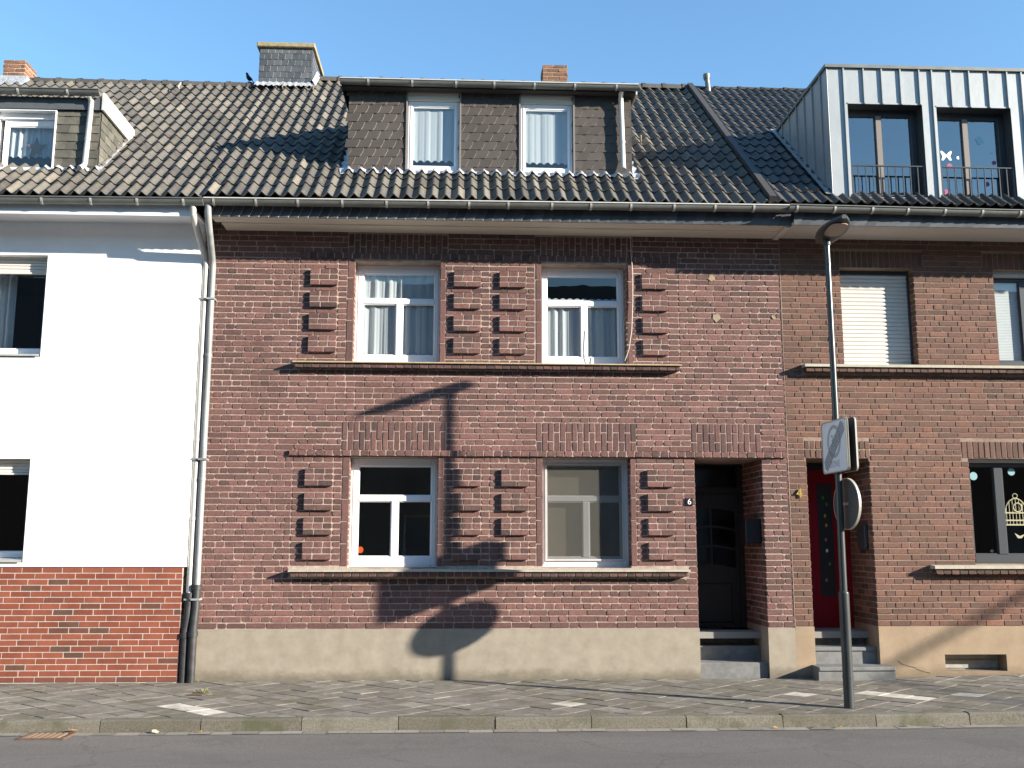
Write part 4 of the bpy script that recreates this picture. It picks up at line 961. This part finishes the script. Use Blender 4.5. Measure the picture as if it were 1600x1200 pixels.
seams = [5.083, 5.359, 5.61, 5.869, 6.131, 6.307, 6.574, 6.826, 7.094, 7.358, 7.559, 7.84, 8.1]
def inzw(x): return next((h for h in zw if h[0] < x < h[1]), None)
for x in seams:
    h = inzw(x); zb_ = h[3]-.002 if h else 6.14; zd.prism([(x-.008, ZY-.026, zb_), (x+.008, ZY-.026, zb_), (x+.011, ZY+.001, zb_), (x-.011, ZY+.001, zb_)], (0, 0, ZT-zb_))
for h in zw: zd.box(h[0]-.0, h[1]+.0, ZY-.008, ZY+.004, h[3]-.004, h[3]+.016)
zd.prism([(ZX0, ZY, 6.12), (ZX0, 1.9, 8.14), (ZX0, 1.9, ZT), (ZX0, ZY, ZT)], (.012, 0, 0), .5, 0)
zd.poly([(ZX1, ZY, 6.12), (ZX1, 1.9, 8.14), (ZX1, 1.9, ZT), (ZX1, ZY, ZT)])
for k in range(6):
    y = ZY+.22+k*.33; zd.box(ZX0-.024, ZX0+.001, y-.008, y+.008, roofz(y)-.05, ZT)
zd.tube([(ZX0, ZY, 6.14), (ZX0, ZY, ZT)], .008, 6)
zd.box(ZX0-.03, ZX1+.03, ZY-.035, 1.95, ZT, ZT+.045, .5, 2)
zo = zd.build('dormer', ['zinc', 'anth', 'gutter'], H4, 'modern zinc sheet dormer with standing seams')
ap = MB(); side_apron(ap, ZX0, ZY, 1.7, -1, dz=DZ4, wd=.10, up=.05); ap.build('flashing', 'zinc', H4)
for i, (h, xm) in enumerate(((zw[0], 5.62), (zw[1], 6.83), (zw[2], 8.08))):
    x0, x1, z0, z1 = h
    wz, lg = window(H4, 'dormer_window', (x0, x1, z0+.03, z1-.0), ZY+.20, '2', fmat='anth', glassm='glass_up', margins=(.05, .085, .085, .085), mull=.085, xm=xm)
    mu = MB(); mu.box(xm-.036, xm+.036, ZY+.186, ZY+.195, z0+.12, z1-.09); mu.build('window_mullion', 'taupe', wz)
    rl = MB()
    rl.box(x0+.015, x1-.015, ZY+.02, ZY+.045, 6.70, 6.715); rl.box(x0+.015, x1-.015, ZY+.02, ZY+.045, z0+.05, z0+.065)
    for x in (x0+.02, x1-.02): rl.box(x-.012, x+.012, ZY+.015, ZY+.05, z0+.02, 6.715)
    k = 0; x = x0+.11
    while x < x1-.06: rl.box(x-.006, x+.006, ZY+.026, ZY+.04, z0+.065, 6.70); x += .102
    rl.build('railing', 'anth', wz)
    cbk = MB(); cbk.box(x0, x1, ZY+.62, ZY+.65, z0, z1); 
    rm = curtain(wz, x0+.05, x1-.05, z0+.10, 6.62, ZY+.33, 'net_blue', .12, .012, name='half_curtain')
    if i == 1:
        def bf(x, z, s):
            b = MB(); y = ZY+.216
            out = [(0, -.02), (.5, -.42), (.85, -.40), (.62, -.02), (.95, .42), (.80, .55), (.40, .38), (0, .12), (-.40, .38), (-.80, .55), (-.95, .42), (-.62, -.02), (-.85, -.40), (-.5, -.42)]
            b.prism([(x+a*s, y, z+c*s*1.7) for a, c in out], (0, .002, 0)); b.build('paper_butterfly', 'white', wz)
        bf(6.555, 6.94, .085)
        dq = MB(); dq.prism([(6.98, ZY+.216, 7.20), (7.02, ZY+.216, 7.11), (7.10, ZY+.216, 7.155), (7.05, ZY+.216, 7.25)], (0, .002, 0)); dq.build('paper_square', 'paleblue', wz)
        for x, z, r, mm in ((6.72, 6.92, .025, 'white'), (6.59, 6.80, .04, 'pink'), (6.52, 6.42, .045, 'pink'), (7.22, 6.86, .03, 'pink'), (7.10, 6.55, .035, 'pink'), (7.2, 7.0, .012, 'white'), (6.80, 6.68, .03, 'paleblue')): disc(x, ZY+.216, z, r, 'paper_flower', mm, wz, 7)
    else: disc(x0+.78, ZY+.216, 6.36, .05, 'red_toy', 'pink', wz, 8)

# ================================================================== STREET FURNITURE
PX, PY = 4.155, -2.03; PZ = gz(PX, PY)
LP = thing('street_lamp', 'slim grey street lamp with flat leaf shaped head, near the kerb before the red door', 'street lamp', (PX, PY, PZ))
pm = MB(); pm.tube([(PX, PY, PZ-.05), (PX, PY, 1.16), (PX, PY, 1.165), (PX, PY, 1.185)], [.056, .056, .056, .036], 20)
pm.build('pole_base', 'pole', LP)
pm = MB(); pm.tube([(PX, PY, 1.16), (PX+.01, PY, 3.0), (PX+.01, PY, 5.17)], [.040, .036, .031], 20); pm.tube([(PX+.01, PY, 4.86), (PX+.01, PY, 4.88)], .036, 20); pm.tube([(PX, PY, .26), (PX, PY, .285)], .060, 20); pm.build('pole', 'pole', LP)
hm = MB(); secs = []; L = .66
for i in range(15):
    t = i/14; wv = .165*(math.sin(PI*min(1, .12+.88*t))**.55 if t < 1 else .02); wv = max(wv, .03)
    yy = PY+.10-t*L; zz = 5.18+t*.075; th = .055*(1-.55*t)
    ring = []
    for k in range(16):
        an = 2*PI*k/16; ca, sa = math.cos(an), math.sin(an)
        ring.append((PX+.01+wv*math.copysign(abs(ca)**.8, ca), yy, zz+(th*1.3*abs(sa)**.8 if sa > 0 else -th*.6*abs(sa)**.5)))
    secs.append(ring)
for ring in secs: ring.append(ring[0])
hm.grid(secs); hm.poly(secs[0][:-1]); hm.poly(secs[-1][:-1]); hm.tube([(PX+.01, PY, 5.10), (PX+.01, PY, 5.21)], .042, 16)
ho = hm.build('lamp_head', 'lampbody', LP)
ln = MB(); pts = []
for k in range(20):
    an = 2*PI*k/20; cx, cy = .112*math.copysign(abs(math.cos(an))**.7, math.cos(an)), .165*math.copysign(abs(math.sin(an))**.7, math.sin(an))
    t = (.36-cy)/L; pts.append((PX+.01+cx*(1 if cy < 0 else 1), PY+.10-(.40-cy), 5.18+(.40-cy)/L*.075-.040*(1-.4*(.40-cy)/L)))
ln.prism(pts, (0, 0, -.006)); ln.build('lamp_lens', 'lamplens', ho)
# signs on the post: local frame, face towards -Y, then turned
def plate(t, w_, h_, face, back, rim, r=.04):
    def outline(wd, hg, rr, y): 
        o = []
        for cx, cz, a0 in ((wd/2-rr, hg/2-rr, 0), (-wd/2+rr, hg/2-rr, 90), (-wd/2+rr, -hg/2+rr, 180), (wd/2-rr, -hg/2+rr, 270)):
            for k in range(6): an = math.radians(a0+18*k); o.append((cx+rr*math.cos(an), y, cz+rr*math.sin(an)))
        return o
    return outline
def sub(mb, name, mat, parent): return mb.build(name, mat, parent, loc=(0, 0, 0))
def zone_sign(x, rz, label, cat, grp):
    t = thing('traffic_sign', label, cat, (x, PY-.06, 2.764), grp, rz)
    W, Hh = .68, .585; ol = plate(t, W, Hh, None, None, None)
    o1 = ol(W, Hh, .05, -.004); o2 = ol(W-.024, Hh-.024, .042, -.006); b = MB()
    b.prism(o1, (0, .02, 0)); po = sub(b, 'plate', 'signback', t)
    f = MB(); f.prism(o2, (0, .0018, 0)); sub(f, 'sign_face', 'signwhite', t)
    rim = MB(); n = len(o1); q0 = ol(W, Hh, .05, -.010); q1 = ol(W-.026, Hh-.026, .04, -.010)
    for k in range(n):
        j = (k+1) % n; rim.poly([q0[k], q0[j], q1[j], q1[k]]); rim.poly([q0[k], q0[j], o1[j], o1[k]])
    for k in range(n):
        j = (k+1) % n; a, c = Vector(q0[k]), Vector(q0[j]); rim.poly([a, c, c+Vector((0, .03, 0)), a+Vector((0, .03, 0))])
    sub(rim, 'rim', 'signrim', t)
    mk = MB(); y = -.0078; n = 32; cz = .055
    for k in range(n):
        a0, a1 = 2*PI*k/n, 2*PI*(k+1)/n
        mk.poly([(.185*math.cos(a0), y, cz+.185*math.sin(a0)), (.185*math.cos(a1), y, cz+.185*math.sin(a1)), (.145*math.cos(a1), y, cz+.145*math.sin(a1)), (.145*math.cos(a0), y, cz+.145*math.sin(a0))])
    for body, sz, zz in (('30', .19, cz), ('ZONE', .10, -.20)):
        vs, fs = text_mesh(body, sz); mk.mesh([(v[0], y-.0005-v[2]*.1, zz+v[1]) for v in vs], fs)
    sub(mk, 'sign_marking', 'signgrey', t)
    st = MB()
    for k in range(5):
        o = (k-2)*.030; d = Vector((.62, 0, .52)).normalized(); nn = Vector((-d.z, 0, d.x)); c = nn*o+Vector((0, y-.0012, 0)); L_ = .355-abs(o)*.4
        st.poly([c-d*L_-nn*.009, c+d*L_-nn*.009, c+d*L_+nn*.009, c-d*L_+nn*.009])
    sub(st, 'diagonal_stripes', 'signdark', t)
    cl = MB()
    for z in (.18, -.18): cl.box(-.05, .05, .016, .045, z-.015, z+.015)
    sub(cl, 'clamp', 'signrim', t); return t
zone_sign(PX-.040, math.radians(-88), 'pale rectangular sign struck through with grey diagonal lines, on the lamp post', 'traffic sign', None)
t = thing('traffic_sign', 'rectangular sign seen from its dark back, right behind the pale struck through sign', 'traffic sign', (PX+.075, PY-.06, 2.764), None, math.radians(92))
ol = plate(t, .64, .585, None, None, None); o1 = ol(.68, .585, .05, 0); b = MB(); b.prism(o1, (0, .02, 0)); sub(b, 'plate', 'signback', t)
f = MB(); f.prism(ol(.66, .565, .045, -.0025), (0, .002, 0)); sub(f, 'sign_face', 'signwhite', t)
rim = MB(); n = len(o1)
for k in range(n):
    j = (k+1) % n; q0, q1 = Vector(o1[k])*1.004, Vector(o1[j])*1.004
    rim.poly([q0+Vector((0, .004, 0)), q1+Vector((0, .004, 0)), q1+Vector((0, .022, 0)), q0+Vector((0, .022, 0))])
sub(rim, 'rim', 'signrim', t)
cl = MB()
for z in (.18, -.18): cl.box(-.05, .05, .021, .05, z-.015, z+.015)
sub(cl, 'clamp', 'signrim', t)
t = thing('traffic_sign', 'round sign seen from its dark back with bright rim, lowest on the lamp post', 'traffic sign', (PX+.10, PY, 2.13), None, math.radians(97))
n = 40; rr = .285; b = MB(); circ = [(rr*math.cos(2*PI*k/n), 0, rr*math.sin(2*PI*k/n)) for k in range(n)]; b.prism(circ, (0, .015, 0)); sub(b, 'plate', 'signback', t)
f = MB(); f.prism([(p[0]*.96, -.003, p[2]*.96) for p in circ], (0, .002, 0)); sub(f, 'sign_face', 'signwhite', t)
rim = MB()
for k in range(n):
    p, q = Vector(circ[k])*1.004, Vector(circ[(k+1) % n])*1.004
    rim.poly([p+Vector((0, -.004, 0)), q+Vector((0, -.004, 0)), q+Vector((0, .024, 0)), p+Vector((0, .024, 0))]); rim.poly([p+Vector((0, .024, 0)), q+Vector((0, .024, 0)), q*.965+Vector((0, .024, 0)), p*.965+Vector((0, .024, 0))])
sub(rim, 'rim', 'signrim', t)
st = MB(); st.box(.13, .18, .0155, .017, -.06, .03); sub(st, 'sticker', 'white', t)
cl = MB(); cl.box(-.05, .05, .016, .03, -.015, .015); sub(cl, 'clamp', 'signrim', t)

# storm drain
SD = thing('storm_drain', 'rusty slotted storm drain grate in the road by the kerb', 'drain', (-4.0, KY-.19, rz_(-4)))
x0, x1, y0, y1 = -4.27, -3.83, KY-.375, KY-.02; zz = rz_(-4)+.004
fr_ = MB(); fr_.box(x0, x1, y0, y0+.03, zz-.05, zz+.008); fr_.box(x0, x1, y1-.03, y1, zz-.05, zz+.008); fr_.box(x0, x0+.03, y0+.03, y1-.03, zz-.05, zz+.008); fr_.box(x1-.03, x1, y0+.03, y1-.03, zz-.05, zz+.008); fr_.build('frame', 'rust', SD)
ba = MB(); k = 0; x = x0+.035
while x < x1-.06: ba.mesh([(x, y0+.03, zz+.006), (x+.034, y0+.03, zz+.006), (x+.034, y1-.03, zz+.006), (x, y1-.03, zz+.006), (x, y0+.03, zz-.03), (x+.034, y0+.03, zz-.03), (x+.034, y1-.03, zz-.03), (x, y1-.03, zz-.03)], [(0, 1, 2, 3), (0, 4, 7, 3), (1, 5, 6, 2)]); x += .058
ba.build('grate', 'rust_tan', SD)
bo = MB(); bo.box(x0+.03, x1-.03, y0+.03, y1-.03, zz-.06, zz-.055); bo.build('pit', 'black', SD)
vc = MB(); vx, vy = -3.05, -.98; vz = gz(vx, vy)
vc.prism([(vx-.10, vy-.06, vz+.003), (vx+.08, vy-.075, vz+.003), (vx+.11, vy+.05, vz+.003), (vx-.07, vy+.07, vz+.003)], (0, 0, .006)); tag(vc.build('valve_cover', 'rust'), 'small rusty valve cover set in the pavement near the drainpipes', 'valve cover')
# fallen leaves
def leaf(x, y, z, s, mat, label, rz):
    b = MB(); out = [(0, -1), (.45, -.5), (.8, -.1), (.5, .2), (.55, .6), (0, 1), (-.5, .55), (-.5, .15), (-.8, -.15), (-.4, -.5)]
    pts = [(a*s*math.cos(rz)-c*s*math.sin(rz), a*s*math.sin(rz)+c*s*math.cos(rz), .25*s*abs(a)+.5*s*max(0, c)*.8+.004) for a, c in out]
    b.prism(pts, (0, 0, .0015)); o = b.build('fallen_leaf', mat, None, loc=(x, y, z)); tag(o, label, 'leaf', 'leaves in the gutter along the kerb'); return o
lf = [(-3.05, 'leaf_p', .050, 'pale curled leaf in the gutter midway between the drain and the next kerb joint'), (-2.62, 'leaf_y', .040, 'yellow leaf at the kerb joint right of the drain'),
      (-3.86, 'leaf_o', .050, 'orange leaf lying on the right end of the storm drain'), (3.62, 'leaf_y', .040, 'yellow leaf in the gutter just left of the lamp post, the left one of two'), (3.86, 'leaf_y', .042, 'yellow leaf in the gutter nearest the foot of the lamp post'),
      (4.58, 'leaf_p', .040, 'pinkish leaf in the gutter right of the lamp post'), (4.93, 'leaf_p', .034, 'small pale leaf by the kerb joint well right of the lamp post'), (5.95, 'leaf_y', .03, 'tiny yellow leaf in the gutter at the far right edge'), (3.2, 'leaf_o', .028, 'small brown leaf in the gutter furthest left of the lamp post')]
for x, mm, s, lab in lf: leaf(x, KY-.06+U(-.02, .02), rz_(x)+.004+(.02 if x == -3.86 else 0), s, mm, lab, U(0, 6))
# weeds
gs = MB()
def tuft(x, y, n, h):
    for _ in range(n):
        a = U(0, 2*PI); r = U(0, .05); px, py = x+r*math.cos(a), y+r*math.sin(a)*.6; d = U(0, 2*PI); hh = h*U(.5, 1.2); z = gz(px, py)-.004
        wx, wy = .004*math.cos(d+1.57), .004*math.sin(d+1.57)
        gs.mesh([(px-wx, py-wy, z), (px+wx, py+wy, z), (px+math.cos(d)*hh*.4, py+math.sin(d)*hh*.4, z+hh*.8), (px+math.cos(d)*hh*.8, py+math.sin(d)*hh*.8, z+hh)], [(0, 1, 2), (1, 3, 2)])
for x, y, n, h in ((-2.98, -.86, 26, .05), (-3.1, -.82, 14, .035), (-3.3, -.05, 20, .03), (-3.0, -.04, 14, .025), (-2.9, -1.02, 8, .03), (3.95, -2.2, 8, .02), (4.2, -2.1, 8, .02)): tuft(x, y, n, h)
for k in range(60): tuft(U(-6.5, 7.5), -.02, 3, .018)
for k in range(25): tuft(U(-6.5, 7.5), KY+.128, 3, .016)
g_ = gs.build('weeds', 'grass'); g_['kind'] = 'stuff'; g_['label'] = 'small weeds growing along the wall foot and between slabs'
# bird on the ridge
bx, by, bz = -3.80, 3.50, roofz(YW)+.04
b = MB(); ax = [(0, .115, .145), (0, .08, .115), (0, .03, .105), (0, -.03, .115), (0, -.07, .15), (0, -.085, .18), (0, -.10, .205), (0, -.125, .21), (0, -.155, .20)]; rr = [.008, .03, .052, .055, .045, .034, .032, .024, .004]
b.tube([(bx+p[1]*.32, by+p[1]*.5, bz+p[2]*.68) for p in ax], [q*.68 for q in rr], 12)
b.mesh([(bx+.02, by+.035, bz+.088), (bx+.05, by+.09, bz+.04), (bx+.062, by+.085, bz+.046), (bx+.036, by+.03, bz+.09)], [(0, 1, 2, 3)])
for s in (-.015, .015): b.tube([(bx+s*.7, by, bz+.06), (bx+s*.7, by-.005, bz-.03)], .005, 6)
tag(b.build('bird', 'feather'), 'small dark bird perched on the ridge left of the slate chimney', 'bird')
# overhead cable across the street, beyond the right edge of the picture
for (x, y, lab) in ((17.2, -.6, 'wooden utility pole by the house row, beyond the right edge'), (25.1, -14.0, 'wooden utility pole across the street, beyond the right edge')):
    p = MB(); p.tube([(x, y, -.3), (x, y, 6.0)], [.13, .10], 12); p.box(x-.3, x+.3, y-.05, y+.05, 5.62, 5.72); tag(p.build('utility_pole', 'wood'), lab, 'utility pole', 'utility poles')
c = MB(); c.tube([(17.2, -.6, 5.75), (19.2, -4, 5.62), (21.2, -7.3, 5.58), (23.1, -10.6, 5.62), (25.1, -14, 5.75)], .045, 8); tag(c.build('overhead_cable', 'black'), 'thick overhead cable strung between two wooden poles', 'cable')

# houses across the street, behind the photographer: they darken the windows' reflections
def terrace(x0, x1, wallm, roofm, label):
    t = thing('terraced_house', label, 'house', ((x0+x1)/2, -19, 0), 'houses across the street'); y = -18.0; zt = 7.7; n = max(2, int((x1-x0)/2.6)); hs = []
    P = Plane((0, y, 0), (1, 0, 0), (0, 0, 1), (0, 1, 0)); wd = (x1-x0)/n
    for k in range(n):
        c = x0+wd*(k+.5)
        hs += [(c-.55, c+.55, 4.7, 6.2)]+([(c-.55, c+.55, 1.2, 2.6)] if k else [(c-.48, c+.48, .2, 2.4)])
    b = MB(); backing(b, P, x0, x1, -.1, zt, hs, 0, 0)
    for x in (x0, x1): b.poly([(x, y, -.1), (x, y-8, -.1), (x, y-8, zt), (x, y-4, 11.0), (x, y, zt)])
    b.poly([(x0, y-8, -.1), (x1, y-8, -.1), (x1, y-8, zt), (x0, y-8, zt)])
    for h in hs: b.box(h[0], h[1], y-.22, y-.18, h[2], h[3], .5, 1)
    b.build('wall', [wallm, 'taupe'], t)
    for i, h in enumerate(hs):
        f = MB()
        for q in ((h[0], h[0]+.07, h[2], h[3]), (h[1]-.07, h[1], h[2], h[3]), (h[0]+.07, h[1]-.07, h[2], h[2]+.08), (h[0]+.07, h[1]-.07, h[3]-.08, h[3])): f.box(q[0], q[1], y-.17, y-.11, q[2], q[3])
        f.build('window' if h[2] > 1 else 'door', 'pvc', t)
    r = MB(); r.prism([(x0, y+.5, zt-.42), (x0, y-4, 11.05), (x0, y-8.5, zt-.42), (x0, y-8.5, zt-.52), (x0, y-4, 10.93), (x0, y+.5, zt-.52)], (x1-x0, 0, 0)); r.build('roof', roofm, t)
for q in ((-48, -36, 'brick4', 'tile_dark', 'long brown brick house furthest left across the street'), (-35.98, -24.02, 'mortar4', 'underlay', 'long pale terraced house at the left end across the street'), (16.02, 28, 'brick4', 'tile_dark', 'long brown brick house at the right end across the street'), (28.02, 42, 'brick6', 'tile_dark', 'long red brick house furthest right across the street'), (-24, -16, 'mortar4', 'tile_dark', 'beige terraced house far left across the street'), (-15.98, -8, 'brick4', 'tile', 'brown brick terraced house left across the street'), (-7.98, 0, 'mortar4', 'tile', 'sand coloured terraced house across the street behind the photographer'),
          (.02, 8, 'render', 'tile', 'white terraced house right across the street'), (8.02, 16, 'brick6', 'underlay', 'dark brick terraced house far right across the street')): terrace(*q)
